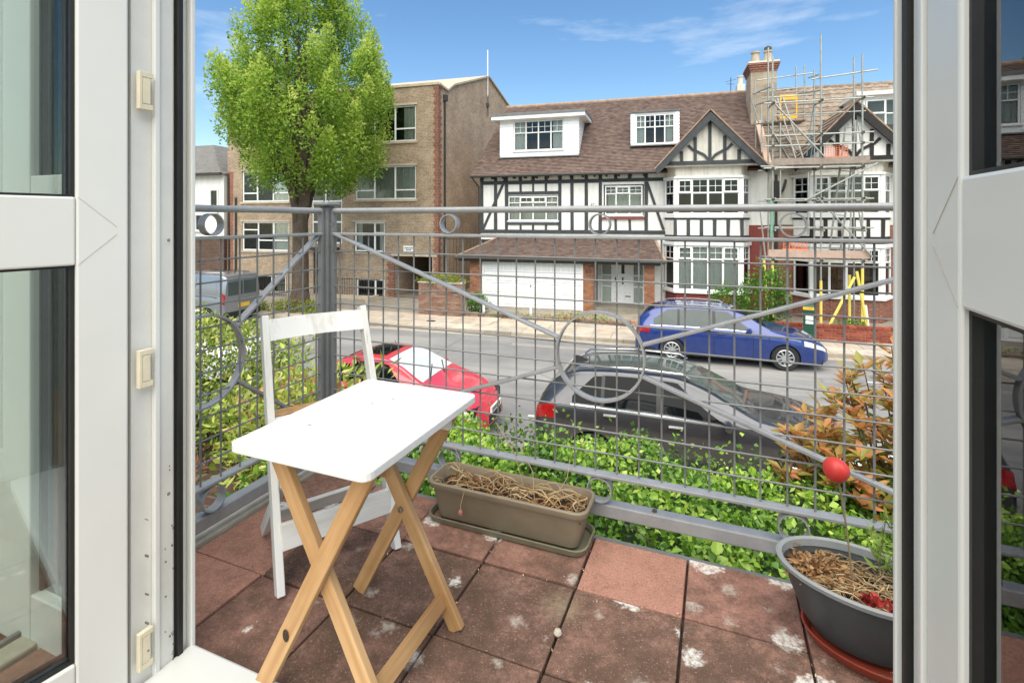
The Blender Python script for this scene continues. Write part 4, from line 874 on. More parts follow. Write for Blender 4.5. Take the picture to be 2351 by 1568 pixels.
# ------------------------------------------------------------------ cars
def paint(name, c, metal=.3): 
    t = NT(name); t.col(srgb(c)); t.b.inputs['Roughness'].default_value = .32; t.b.inputs['Metallic'].default_value = metal; t.b.inputs['Coat Weight'].default_value = 1; t.b.inputs['Coat Roughness'].default_value = .04
    n = t.noise(7, 4); t.col(t.mix(t.ramp(n, .4, .75, (0,0,0), (.06,.06,.06)), srgb(c), srgb('8a857c'))); return t.m
M['sky_glare'] = plain('windscreen_sky_glare', 'c3c9ca', .12, .12, 9, spec=.5)  # white sky reflection of the red car's windscreen, painted as pale base colour
M['carglass'] = plain('car_glass', '0e1112', .03, .1, 3, spec=.12)
M['carglass_pale'] = plain('car_glass_pale', '4a5350', .05, .12, 2, spec=.3)
M['tyre'] = plain('tyre', '232323', .85, .1, 20); M['rim'] = plain('rim', 'b9bcbc', .3, .06, 10, metal=.6); M['trim'] = plain('black_trim', '1e1f20', .5, .1, 8)
M['chrome'] = plain('chrome', 'd5d8da', .18, .03, 6, metal=.9); M['lamp'] = plain('headlamp', 'c9d0d2', .12, .06, 12, spec=.8); M['tail'] = plain('tail_lamp', '9a1a1c', .15, .15, 12, spec=.8)
M['plate_y'] = plain('plate_yellow', 'e3b23a', .5, .05, 6); M['plate_w'] = plain('plate_white', 'e8e8e2', .5, .03, 6)
class Car:
    """body is one lofted surface S(x, q): q -1 sill .. 0 shoulder .. 1 roof edge .. 2 centre line"""
    def __init__(s, t, P, mat):
        s.t, s.P, s.mat = t, P, mat
    def f(s, key, x):
        pts = s.P[key]; xs = [p[0] for p in pts]; ys = [p[1] for p in pts]
        if x <= xs[0]: return ys[0]
        if x >= xs[-1]: return ys[-1]
        i = max(k for k in range(len(xs)-1) if xs[k] <= x); h = xs[i+1]-xs[i]; u = (x-xs[i])/h
        def sl(k):
            if k == 0 or k == len(xs)-1: return 0 if s.P.get('flat') else ((ys[min(k+1, len(xs)-1)]-ys[max(k-1, 0)])/(xs[min(k+1, len(xs)-1)]-xs[max(k-1, 0)]))
            a = (ys[k]-ys[k-1])/(xs[k]-xs[k-1]); b = (ys[k+1]-ys[k])/(xs[k+1]-xs[k])
            return 0 if a*b <= 0 else 2*a*b/(a+b)
        m0, m1 = sl(i)*h, sl(i+1)*h
        return (2*u**3-3*u*u+1)*ys[i]+(u**3-2*u*u+u)*m0+(-2*u**3+3*u*u)*ys[i+1]+(u**3-u*u)*m1
    def S(s, x, q):
        zs, zt, wb, wr = s.f('shoulder', x), s.f('top', x), s.f('wide', x), s.f('roofw', x); zb = s.P['sill']
        end = min(1, min(x, s.P['L']-x)/.35)
        zb = zb+(1-end)*.06
        for wx in s.P['wheels']:
            r = s.P['arch']; dx = abs(x-wx)
            if dx < r: zb = max(zb, s.P['wr']+math.sqrt(r*r-dx*dx)*1.0)
        zb = min(zb, zs-.1)
        if q <= 0:
            v = q+1; z = zb+(zs-zb)*v; zz = (z-s.P['sill'])/max(.1, zs-s.P['sill'])
            y = wb*(1-.07*(1-zz)**2-.045*max(0, (zz-.62)/.38)**2); return (x, y, z)
        y0 = wb*.955; zc = min(zt-.02, max(zs+.015, zt-.075*min(1, (zt-zs)/.35)-.004)); y1 = min(wr, y0-.015)
        if q <= .82: v = q/.82; return (x, y0+(y1-y0)*v*1.0+.02*math.sin(v*math.pi)*min(1, (zt-zs)/.3), zs+(zc-zs)*v)
        if q <= 1.2:
            v = (q-.82)/.38; c = (y1-.01, zt-.02); e = (y1*.86, zt-.012); a = (y1, zc)
            return (x, (1-v)**2*a[0]+2*v*(1-v)*c[0]+v*v*e[0], (1-v)**2*a[1]+2*v*(1-v)*c[1]+v*v*e[1])
        v = (q-1.2)/.8; return (x, y1*.86*(1-v), zt-.012+.012*math.sin(v*math.pi/2))
    def body(s):
        Lc = s.P['L']; xs = sorted(set([0, .02, .05, .1, .17, .25]+[Lc-k for k in (0, .02, .05, .1, .17, .25)]+list(np.arange(.33, Lc-.3, .075))+[w+s.P['arch']*k for w in s.P['wheels'] for k in (-1.002, -1, -.98, -.92, -.8, -.6, -.3, 0, .3, .6, .8, .92, .98, 1, 1.002)]))
        qs = list(np.linspace(-1, 0, 9))+[.02]+list(np.linspace(.1, .82, 6))+[.88, .95, 1.02, 1.1, 1.2]+[1.35, 1.5, 1.75, 2]
        m = MB(); rows = []
        for x in xs:
            h = [s.S(x, q) for q in qs]; ring = [(p[0], -p[1], p[2]) for p in h]+[p for p in h[::-1][1:]]; rows.append(len(m.v)); m.v += ring; m.tint += [0]*len(ring)
        n = len(qs)*2-1
        for a, b in zip(rows, rows[1:]):
            for k in range(n-1): m.f.append((a+k, b+k, b+k+1, a+k+1))
        for r in (rows[0], rows[-1]): m.f.append(tuple(r+k for k in range(n)))
        o = m.build('body', s.mat, s.t, smooth=True); s.b = o
        u = s.P; MB().box(.15, Lc-.15, -u['W']/2+.2, u['W']/2-.2, u['sill']-.02, .62).build('underbody', 'trim', s.t)
        return o
    def patch(s, name, mat, x0, x1, q0, q1, sides=(-1, 1), nx=12, nq=6, off=.006, parent=None, top=None, full=False, slant=(0, 0)):
        """x0/x1 numbers or functions of the q fraction"""
        fx0 = x0 if callable(x0) else (lambda v: x0+slant[0]*v); fx1 = x1 if callable(x1) else (lambda v: x1+slant[1]*v)
        def P(u, v, sd):
            x = fx0(v)+(fx1(v)-fx0(v))*u; qa = q0(u) if callable(q0) else q0; qb = q1(u) if callable(q1) else q1; q = qa+(qb-qa)*v
            p = Vector(s.S(x, q)); px_ = Vector(s.S(x+.01, q))-Vector(s.S(x-.01, q)); pq = Vector(s.S(x, min(2, q+.02)))-Vector(s.S(x, q-.02)); nn = px_.cross(pq)
            if nn.length > 0: nn.normalize()
            if nn.y+nn.z*.5 < 0: nn = -nn
            p += nn*off; return (p.x, p.y*sd, p.z)
        if full:
            def Q(u, v):
                sd = 1 if v >= .5 else -1; w = abs(v-.5)*2; q = 2-(2-q0)*w; x = fx0(1-w)+(fx1(1-w)-fx0(1-w))*u
                p = s.S(x, q); 
                d = s.S(x+.02, q)[2]-s.S(x-.02, q)[2]; nn = Vector((-d, 0, .04)).normalized(); return (p[0]+nn.x*off, p[1]*sd, p[2]+nn.z*off)
            return MB().grid(Q, nx, 2*nq).build(name, mat, parent or s.t, smooth='full')
        for sd in sides: o = MB().grid(lambda u, v: P(u, v, sd), nx, nq).build(name, mat, parent or s.t, smooth='full')
        return o
    def wheel(s, x, sd, r, rimmat='rim', spokes=10):
        w = MB(); wd = .2; y = sd*(s.P['W']/2-.12)
        t_ = MB().lathe([(r*.64, -wd/2+.01), (r*.72, -wd/2), (r*.93, -wd/2+.005), (r, -wd/2+.04), (r, wd/2-.04), (r*.93, wd/2-.005), (r*.72, wd/2), (r*.64, wd/2-.01), (r*.64, -wd/2+.01)], 28, (0,0,0), 'y')
        o = bpy.data.objects.new('wheel', None); COL.objects.link(o); o.parent = s.t; o.location = (x, y, r); o.empty_display_size = .1
        t_.build('tyre', 'tyre', o, smooth=True)
        q = MB().lathe([(r*.64, sd*.085), (r*.6, sd*.09), (r*.6, sd*.03), (r*.2, sd*.02), (.001, sd*.02)], 28, (0,0,0), 'y'); q.build('brake_disc', 'trim', o, smooth=True)
        k = MB().lathe([(r*.66, sd*.09), (r*.6, sd*.1), (r*.56, sd*.085)], 28, (0,0,0), 'y'); k.lathe([(r*.17, sd*.07), (r*.15, sd*.085), (.001, sd*.088)], 14, (0,0,0), 'y')
        for i in range(spokes):
            a = 6.2832*i/spokes+.2; c0, s0 = math.cos(a), math.sin(a); k.bar((c0*r*.12, sd*.075, s0*r*.12), (c0*r*.6, sd*.08, s0*r*.6), .022, r*.12, up=(-s0, 0, c0))
        k.build('rim', rimmat, o, smooth=True); return o
    def common(s, r, spokes=10, rimmat='rim'):
        for x in s.P['wheels']:
            for sd in (-1, 1): s.wheel(x, sd, r, rimmat, spokes)
    def box_at(s, name, mat, x, q, w, d, h, sides=(-1, 1), out=.0, bevel=.006, rz=0):
        for sd in sides:
            p = s.S(x, q); o = MB().box(-w/2, w/2, -d/2, d/2, -h/2, h/2).build(name, mat, s.t, bevel=bevel); o.location = (p[0], (p[1]+out)*sd, p[2])
    def mirror(s, x, q, mat):
        for sd in (-1, 1):
            p = s.S(x, q); c = Vector((p[0], (p[1]+.13)*sd, p[2]+.03)); m = MB().lathe([(.001, -.09), (.07, -.08), (.09, -.03), (.085, .05), (.05, .1), (.001, .115)], 12, (0,0,0), 'y', sx=.75, sy=.85)
            o = m.build('mirror', mat, s.t, smooth=True); o.location = c; MB().box(-.04, .04, -.16 if sd > 0 else .0, .0 if sd > 0 else .16, -.08, -.04).build('mirror_foot', 'trim', o)
def shut(c, x, q0=-.9, q1=-.02): c.patch('shut_line', 'trim', x-.006, x+.006, q0, q1, nx=1, nq=8, off=.003)
# --- blue estate, far kerb
BC = thing('parked_car', 'blue estate car with silver roof rails parked at the far kerb', 'car', (-.75, 15.3, 0), R(-1.5), 'cars parked along the street')
P = dict(L=4.75, W=1.8, sill=.2, wheels=(.98, 3.72), arch=.36, wr=.32,
  top=[(0,.62),(.04,.95),(.12,1.12),(.5,1.38),(.9,1.445),(1.6,1.475),(2.3,1.455),(2.75,1.36),(3.2,1.12),(3.5,.98),(3.8,.93),(4.3,.82),(4.6,.7),(4.75,.5)],
  shoulder=[(0,.6),(.06,.86),(.3,.92),(1.5,.93),(2.8,.91),(3.4,.88),(4.2,.76),(4.6,.62),(4.75,.45)],
  wide=[(0,.66),(.06,.76),(.25,.85),(.8,.9),(2.4,.9),(3.8,.9),(4.3,.84),(4.6,.72),(4.75,.52)],
  roofw=[(0,.56),(.3,.58),(.8,.62),(1.6,.64),(2.3,.63),(2.8,.66),(3.2,.74),(3.5,.76),(4.2,.7),(4.6,.6),(4.75,.45)])
blue = paint('blue_paint', '123072', .2); c = Car(BC, P, blue); c.body(); c.common(.325, 10)
c.patch('side_window', 'carglass_pale', .5, 1.12, .1, lambda u: .42+.42*min(1, u*1.6), slant=(-.0, 0)); c.patch('side_window', 'carglass_pale', 1.18, 2.0, .1, .84); c.patch('side_window', 'carglass_pale', lambda v: 2.08, lambda v: 3.02-.62*v, .1, lambda u: .84)
c.patch('windscreen', 'carglass', 2.5, 3.3, 1.16, 2, full=True, nx=14); c.patch('rear_window', 'carglass', .1, .5, 1.16, 2, full=True, nx=8)
c.patch('pillar', 'trim', 1.12, 1.18, .1, .84, nx=1); c.patch('pillar', 'trim', 2.0, 2.08, .1, .84, nx=1); c.patch('window_trim', 'chrome', .42, 2.95, .045, .075, nx=24, nq=1, off=.008)
for x in (1.14, 2.04, 2.98): shut(c, x)
c.patch('tail_light', 'tail', .03, .4, -.22, .0, nx=8); c.patch('headlight', 'lamp', 4.15, 4.66, -.2, .02, nx=8); c.patch('bumper_trim', 'trim', .1, .55, -.95, -.8, nx=6)
c.patch('sill_trim', 'trim', 1.4, 3.3, -1, -.93, nx=8)
c.box_at('door_handle', blue, 1.35, -.12, .2, .03, .035, out=.01); c.box_at('door_handle', blue, 2.22, -.12, .2, .03, .035, out=.01); c.mirror(2.88, .1, blue)
for sd in (-1, 1): MB().tube([(.75, .56*sd, 1.43), (.85, .56*sd, 1.49), (1.6, .57*sd, 1.52), (2.25, .57*sd, 1.5), (2.35, .57*sd, 1.45)], .016, 7).build('roof_rail', 'chrome', BC, smooth=True)
MB().box(4.7, 4.76, -.35, .35, .4, .52).build('grille', 'trim', BC); MB().box(-.02, .02, -.26, .26, .62, .73).build('number_plate', 'plate_y', BC)
# --- dark grey hatchback at the near kerb
DC = thing('parked_car', 'dark grey crossover car with roof rails and shark fin parked just below the hedge', 'car', (-1.95, 8.5, 0), R(-.5), 'cars parked along the street')
P2 = dict(L=4.6, W=1.82, sill=.22, wheels=(.92, 3.62), arch=.37, wr=.33,
  top=[(0,.7),(.05,1.0),(.15,1.16),(.45,1.42),(.75,1.51),(1.5,1.55),(2.05,1.53),(2.45,1.43),(2.95,1.2),(3.25,1.07),(3.8,1.0),(4.2,.9),(4.5,.75),(4.6,.55)],
  shoulder=[(0,.65),(.06,.95),(.3,1.02),(1.2,1.0),(2.6,.96),(3.3,.95),(4.0,.84),(4.45,.66),(4.6,.48)],
  wide=[(0,.68),(.06,.78),(.25,.87),(.8,.91),(2.4,.91),(3.7,.91),(4.15,.85),(4.45,.73),(4.6,.52)],
  roofw=[(0,.56),(.3,.57),(.8,.61),(1.6,.64),(2.05,.63),(2.55,.68),(2.95,.75),(3.25,.78),(4.1,.72),(4.45,.6),(4.6,.45)])
grey = paint('grey_paint', '3c3e42', .55); c = Car(DC, P2, grey); c.body(); c.common(.33, 10)
c.patch('side_window', 'carglass', .62, 1.05, .12, lambda u: .3+.5*min(1, u*1.4)); c.patch('side_window', 'carglass', 1.1, 1.85, .12, .82); c.patch('side_window', 'carglass', lambda v: 1.95, lambda v: 2.8-.65*v, .12, .82)
c.patch('windscreen', 'carglass_pale', 2.25, 3.07, 1.16, 2, full=True, nx=14); c.patch('rear_window', 'carglass_pale', .1, .46, 1.16, 2, full=True, nx=8)
c.patch('pillar', 'trim', 1.05, 1.1, .12, .82, nx=1); c.patch('pillar', 'trim', 1.85, 1.95, .12, .82, nx=1); c.patch('window_trim', 'chrome', .6, 2.9, .055, .085, nx=24, nq=1, off=.008)
for x in (1.07, 1.9, 2.92): shut(c, x)
c.patch('tail_light', 'tail', .02, .38, -.25, .0, nx=8); c.patch('headlight', 'lamp', 4.05, 4.5, -.2, .02, nx=8)
c.patch('roof_glass', 'carglass_pale', .8, 2.25, 1.32, 2, full=True, nx=10, off=.004)
for sd in (-1, 1): MB().tube([(.6, .56*sd, 1.47), (.7, .56*sd, 1.545), (1.5, .585*sd, 1.59), (2.2, .58*sd, 1.56), (2.32, .58*sd, 1.5)], .018, 7).build('roof_rail', 'chrome', DC, smooth=True)
MB().hexa([(.5,-.03,1.44), (.75,-.03,1.51), (.75,.03,1.51), (.5,.03,1.44)], [(.5,-.008,1.57), (.58,-.008,1.57), (.58,.008,1.57), (.5,.008,1.57)]).build('shark_fin', 'trim', DC)
c.box_at('door_handle', 'chrome', 1.2, -.1, .2, .04, .03, out=.015); c.box_at('door_handle', 'chrome', 2.12, -.1, .2, .04, .03, out=.015); c.mirror(2.8, .12, grey)
MB().box(2.35, 2.5, -.35, -.05, 1.0, 1.2).build('wiper', 'trim', DC) if False else None
# --- red coupe
RC = thing('parked_car', 'red coupe with open-tint sunroof and white reflecting windscreen at the near kerb', 'car', (-6.6, 8.75, 0), R(-.5), 'cars parked along the street'); RC.scale = (.91, 1, 1)
P3 = dict(L=4.05, W=1.78, sill=.18, wheels=(.8, 3.25), arch=.36, wr=.32,
  top=[(0,.6),(.06,.84),(.2,.93),(.6,1.12),(1.0,1.27),(1.5,1.35),(1.9,1.34),(2.25,1.25),(2.75,1.03),(3.05,.92),(3.4,.84),(3.75,.72),(3.95,.58),(4.05,.42)],
  shoulder=[(0,.56),(.06,.78),(.3,.85),(1.2,.87),(2.4,.85),(3.0,.8),(3.5,.68),(3.85,.54),(4.05,.38)],
  wide=[(0,.56),(.06,.68),(.25,.8),(.7,.88),(2.0,.88),(3.2,.88),(3.6,.8),(3.88,.66),(4.05,.44)],
  roofw=[(0,.48),(.3,.52),(.8,.56),(1.5,.59),(1.9,.58),(2.3,.62),(2.75,.7),(3.05,.73),(3.5,.66),(3.88,.52),(4.05,.36)])
red = paint('red_paint', 'c93545', .1); c = Car(RC, P3, red); c.body(); c.common(.315, 8)
c.patch('side_window', 'carglass', .7, 1.2, .14, lambda u: .2+.55*min(1, u*1.5)); c.patch('side_window', 'carglass', lambda v: 1.26, lambda v: 2.62-.55*v, .14, .8)
c.patch('windscreen', 'sky_glare', 2.02, 2.82, 1.14, 2, full=True, nx=14); c.patch('rear_window', 'carglass', .3, .95, 1.2, 2, full=True, nx=8)
c.patch('sunroof', 'carglass', 1.25, 1.85, 1.4, 2, full=True, nx=8, off=.008)
for x in (1.22, 2.62): shut(c, x)
c.patch('headlight', 'lamp', 3.5, 3.95, -.25, .02, nx=8); c.patch('tail_light', 'tail', .03, .3, -.25, 0, nx=6); c.mirror(2.5, .12, red); c.box_at('door_handle', red, 1.45, -.12, .18, .03, .03, out=.01)
MB().box(3.98, 4.06, -.32, .32, .28, .42).build('grille', 'trim', RC)
np_ = MB().box(4.05, 4.075, -.26, .26, .44, .55).build('number_plate', 'plate_w', RC)
for k in range(6): MB().box(4.0755, 4.079, -.2+k*.07, -.16+k*.07, .465, .525).build('plate_mark', 'trim', np_)
MB().bar((2.88, -.45, .97), (2.62, .1, 1.1), .02, .012).build('wiper', 'trim', RC); MB().bar((2.9, .1, .97), (2.64, .5, 1.08), .02, .012).build('wiper', 'trim', RC)
MB().bar((1.9, -.0, 1.36), (1.75, .1, 1.5), .008, .008).build('aerial', 'trim', RC)
# --- white hatchback behind the pieris
WC = thing('parked_car', 'white hatchback with dark green windscreen behind the flowering shrub', 'car', (-14.0, 9.95, 0), R(-.5), 'cars parked along the street')
P4 = dict(P2); c = Car(WC, P4, paint('white_paint', 'e4e5e3', 0)); c.body(); c.common(.31, 8)
c.patch('side_window', 'carglass', 1.1, 1.85, .12, .82); c.patch('side_window', 'carglass', lambda v: 1.95, lambda v: 2.95-.65*v, .12, .82); c.patch('windscreen', 'carglass', 2.4, 3.22, 1.16, 2, full=True, nx=14); c.patch('rear_window', 'carglass', .1, .46, 1.16, 2, full=True)
c.patch('headlight', 'lamp', 4.05, 4.5, -.2, .02, nx=8); c.mirror(2.8, .12, 'trim'); MB().bar((3.24, -.5, 1.16), (2.98, .1, 1.28), .02, .012).build('wiper', 'trim', WC)
# --- grey van
VC = thing('parked_van', 'silver grey panel van seen from behind, yellow rear plate, at the far kerb', 'van', (-14.95, 15.25, 0), R(180), 'cars parked along the street')
P5 = dict(L=4.4, W=1.82, sill=.25, wheels=(.75, 3.5), arch=.36, wr=.32, flat=1,
  top=[(0,1.7),(.05,1.78),(.2,1.83),(1.2,1.85),(2.4,1.84),(2.9,1.74),(3.4,1.3),(3.7,1.12),(4.2,.95),(4.4,.6)],
  shoulder=[(0,.98),(.1,1.05),(1.2,1.1),(3.0,1.06),(3.6,1.0),(4.2,.8),(4.4,.5)],
  wide=[(0,.83),(.05,.87),(.2,.9),(3.4,.91),(4.0,.85),(4.4,.6)],
  roofw=[(0,.72),(.1,.76),(1.2,.78),(2.6,.76),(3.2,.78),(3.7,.8),(4.2,.7),(4.4,.5)])
vg = paint('van_grey', '8b9096', .6); c = Car(VC, P5, vg); c.body(); c.common(.315, 8)
c.patch('tail_light', 'tail', .0, .1, -.3, .18, nx=4); c.patch('side_window', 'carglass', lambda v: 2.3, lambda v: 3.3-.55*v, .1, .8); c.patch('windscreen', 'carglass', 2.75, 3.5, 1.16, 2, full=True, nx=10)
c.patch('window_recess', vg, .35, 1.2, .12, .82, off=.004); c.patch('slide_rail', 'trim', .3, 1.6, -.06, -.03, nx=8, nq=1, off=.01); shut(c, 2.2, -.9, .8); shut(c, 1.3, -.9, .8)
b = MB().box(-.03, .06, -.84, .84, .28, .5).build('rear_bumper', 'trim', VC, bevel=.03); MB().box(-.022, -.006, -.3, .22, .62, .76).build('number_plate', 'plate_y', VC)
for y0, y1 in ((-.68, -.02), (.02, .68)):
    MB().box(-.012, .002, y0, y1, 1.08, 1.58).build('rear_window', 'carglass_pale', VC, bevel=.01); MB().box(-.006, .004, y0-.01, y1+.01, .55, 1.66).build('rear_door', vg, VC, bevel=.01)
MB().box(-.03, -.005, -.12, -.04, .86, .92).build('handle', 'trim', VC)
for y in (-.6, .6): MB().tube([(.3, y, 1.86), (2.2, y, 1.87)], .015, 5).build('roof_rail', 'trim', VC)

# ------------------------------------------------------------------ front garden below the balcony
struct(MB().box(-80, 60, 4.3, 4.6, -.05, 1.35).build('street_retaining_wall', 'darkbrick')) if False else None
gwl = tag(MB().box(-12, 6, 4.35, 4.6, -.05, 1.38).build('front_wall', 'redbrick_x'), 'brick front garden wall behind the parked cars, under the hedge', 'wall')
struct(MB().box(-12, -2.6, 3.3, 4.35, .0, 1.72).build('garden_bed', 'soil'))
struct(MB().box(-12, 6, -1.5, 4.35, -.05, .02).build('basement_yard', 'yard'))
rw = tag(MB().box(-12, -2.55, 3.08, 3.3, .02, 1.76).build('retaining_wall', 'darkbrick'), 'dark brick retaining wall below the left railing', 'wall')
n = 2600; P = np.c_[RNG.uniform(-7, -2.6, n), RNG.uniform(3.1, 4.35, n), 1.73+.04*RNG.random(n)]
leaves('bark_mulch', P, rdir(n, .1), rdir(n, 1.5), .03+.05*RNG.random(n), .012+.02*RNG.random(n), RNG.random(n), 'mulch', None, 0); bpy.data.objects['bark_mulch']['kind'] = 'stuff'; bpy.data.objects['bark_mulch']['label'] = 'brown bark mulch on the garden bed'
bush('pieris_shrub', 'rounded shrub with yellow-green leaves and cream flower clusters left of the chair', (-4.45, 3.95, 2.32), (1.25, .6, .6), 12000, 'pieris', .055, .024, tintbias=-.1)
bush('laurel_shrub', 'dark glossy green leaves under the left railing', (-2.32, 2.75, 1.75), (.42, .42, .5), 700, 'laurel', .11, .045)
PL = bush('photinia_shrub', 'yellow-green shrub with a few red tips behind the corner post', (-2.75, 3.5, 2.02), (.75, .5, .66), 2600, 'photL', .095, .034)
bush('neighbour_tree', 'tall green garden tree glimpsed through the left door glass', (-6.95, 4.1, 3.7), (1.05, 1.1, 3.3), 6000, 'treeleaf2', .15, .08, 'tree')
# long spiky leaves by the post
P = []; D = []
for k in range(46):
    c = np.array([random.choice([-2.75, -2.5, -2.15, -1.95]), 3.25+random.uniform(-.2, .2), 2.35+random.uniform(-.2, .16)]); P.append(c-np.array([-2.75, 3.5, 1.36])); a = random.uniform(0, 6.28); D.append((math.cos(a)*.7, math.sin(a)*.7, random.uniform(.3, 1.2)))
leaves('upright_leaves', np.array(P), np.array(D), rdir(46, 1), [.13+.08*random.random() for _ in P], [.026]*46, [random.choice((.2, .45, .6, .75)) for _ in P], 'photL', PL)

def shrub_right():
    t = thing('photinia_shrub', 'large orange-red young-leaved photinia bush outside the right end of railing', 'shrub', (1.46, 3.35, 1.2))
    rd = random.Random(4); P, D, Nn, big = [], [], [], []
    for k in range(430):
        a = rd.uniform(0, 6.28); rr = rd.random()**.5; x, y = math.cos(a)*rr*.86, math.sin(a)*rr*.5; top = 2.0-.5*rr*rr-max(0, -x-.15)*.42; zt = top-rd.random()**1.6*1.35; e = Vector((x, y, zt)); s0 = Vector((x*.3, y*.3, zt*.45)); mid = s0.lerp(e, .6)+Vector((x*.08, y*.08, .03))
        MB().tube([s0, mid, e], [.006, .0045, .0025], 5).build('stem', 'bark', t) if k % 2 else None
        for q in range(17):
            f = rd.uniform(.93, 1) if q < 9 else rd.uniform(.3, .9); p = s0.lerp(mid, f/.6) if f < .6 else mid.lerp(e, (f-.6)/.4); an = q*2.4+k; up = rd.uniform(.15, 1.1) if q < 9 else rd.uniform(-.3, .5); d = Vector((math.cos(an), math.sin(an), up))
            P.append(p+Vector((rd.uniform(-.02, .02), rd.uniform(-.02, .02), 0))); D.append(d.normalized()); Nn.append(Vector((-math.cos(an)*.5*up+rd.uniform(-.3, .3), -math.sin(an)*.5*up+rd.uniform(-.3, .3), 1))); big.append(f)
    # nearest to the railing and largest: leaves of their own
    order = sorted(range(len(P)), key=lambda i: P[i].y+.35*(1-big[i])+rd.random()*.5); near = order[:300]; rest = order[300:]
    me = leaf_proto('photinia_leaf', .1, .042, 'photRobj'); leaf_objs(me, [P[i] for i in near], [D[i] for i in near], [Nn[i] for i in near], [.75+.5*rd.random() for _ in near], t)
    ar = lambda L_, idx: np.array([tuple(L_[i]) for i in idx]); T = np.clip(np.array([big[i]*.9-.25+rd.uniform(-.3, .25) for i in rest]), 0, 1)
    o = leaves('foliage', ar(P, rest), ar(D, rest), ar(Nn, rest), .08+.05*RNG.random(len(rest)), .032+.018*RNG.random(len(rest)), T, 'photR', t); o['kind'] = 'stuff'
shrub_right()

def ivy():
    t = thing('ivy_hedge', 'thick bright green ivy hedge filling the space below the front railing', 'hedge', (-.2, 2.6, 1.2))
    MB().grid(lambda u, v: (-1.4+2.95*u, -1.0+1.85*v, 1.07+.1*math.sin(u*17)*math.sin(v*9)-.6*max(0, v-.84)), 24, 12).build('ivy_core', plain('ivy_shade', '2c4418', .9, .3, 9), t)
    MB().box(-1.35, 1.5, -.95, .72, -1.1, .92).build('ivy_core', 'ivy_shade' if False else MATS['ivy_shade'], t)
    n = 42000; x = RNG.uniform(-1.5, 1.75, n); y = RNG.uniform(-1.05, .95, n)
    hump = 1.18-.025*x+.07*np.sin(x*5.3+y*3)+.06*np.sin(x*11+1)*np.sin(y*9+2)+.035*np.sin(x*23+y*19)*np.sin(y*21+x*4)+.03*np.sin(x*37)*np.sin(y*33); hump -= .9*np.clip(y-.62, 0, 1)**1.2
    z = hump+RNG.normal(0, .03, n)-.09*RNG.random(n)**3; front = RNG.random(n) < .15; z[front] -= RNG.random(front.sum())*.5; y[front] = .8+RNG.random(front.sum())*.14
    gap = np.sin(x*13+y*7)*np.sin(y*15-x*4)+.6*np.sin(x*29+1)*np.sin(y*27+2); keep = (gap < .62+.5*RNG.random(n)); x, y, z, hump = x[keep], y[keep], z[keep], hump[keep]; n = len(x)
    P = np.c_[x, y, z]; D = rdir(n, .25, .8); D[:, 1] -= .35; Nn = rdir(n, 1.3, .7); Nn[:, 1] -= .5
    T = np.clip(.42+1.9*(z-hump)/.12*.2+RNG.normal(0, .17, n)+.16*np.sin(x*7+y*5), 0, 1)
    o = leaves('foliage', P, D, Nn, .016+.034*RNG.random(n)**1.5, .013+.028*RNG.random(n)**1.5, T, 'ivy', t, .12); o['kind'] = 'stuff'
    rd = random.Random(2)
    for k in range(70):
        a = rd.uniform(0, 6.28); p = Vector((rd.uniform(-1.4, 1.6), rd.uniform(-.95, .5), 1.12)); e = p+Vector((math.cos(a)*.14, math.sin(a)*.14, rd.uniform(.04, .13))); MB().tube([p, p.lerp(e, .5)+Vector((0, 0, .03)), e], [.004, .003, .0012], 5).build('twig', 'bark', t)
    me = leaf_proto('ivy_leaf', .042, .037, 'ivyobj'); m = 300; xi = RNG.uniform(-.9, 1.5, m); yi = RNG.uniform(-.98, .1, m); zi = 1.21-.025*xi+.07*np.sin(xi*5.3+yi*3)+.06*np.sin(xi*11+1)*np.sin(yi*9+2)+RNG.normal(0, .02, m)
    leaf_objs(me, np.c_[xi, yi, zi], rdir(m, .2), rdir(m, 2.2), .8+.6*RNG.random(m), t)
ivy()

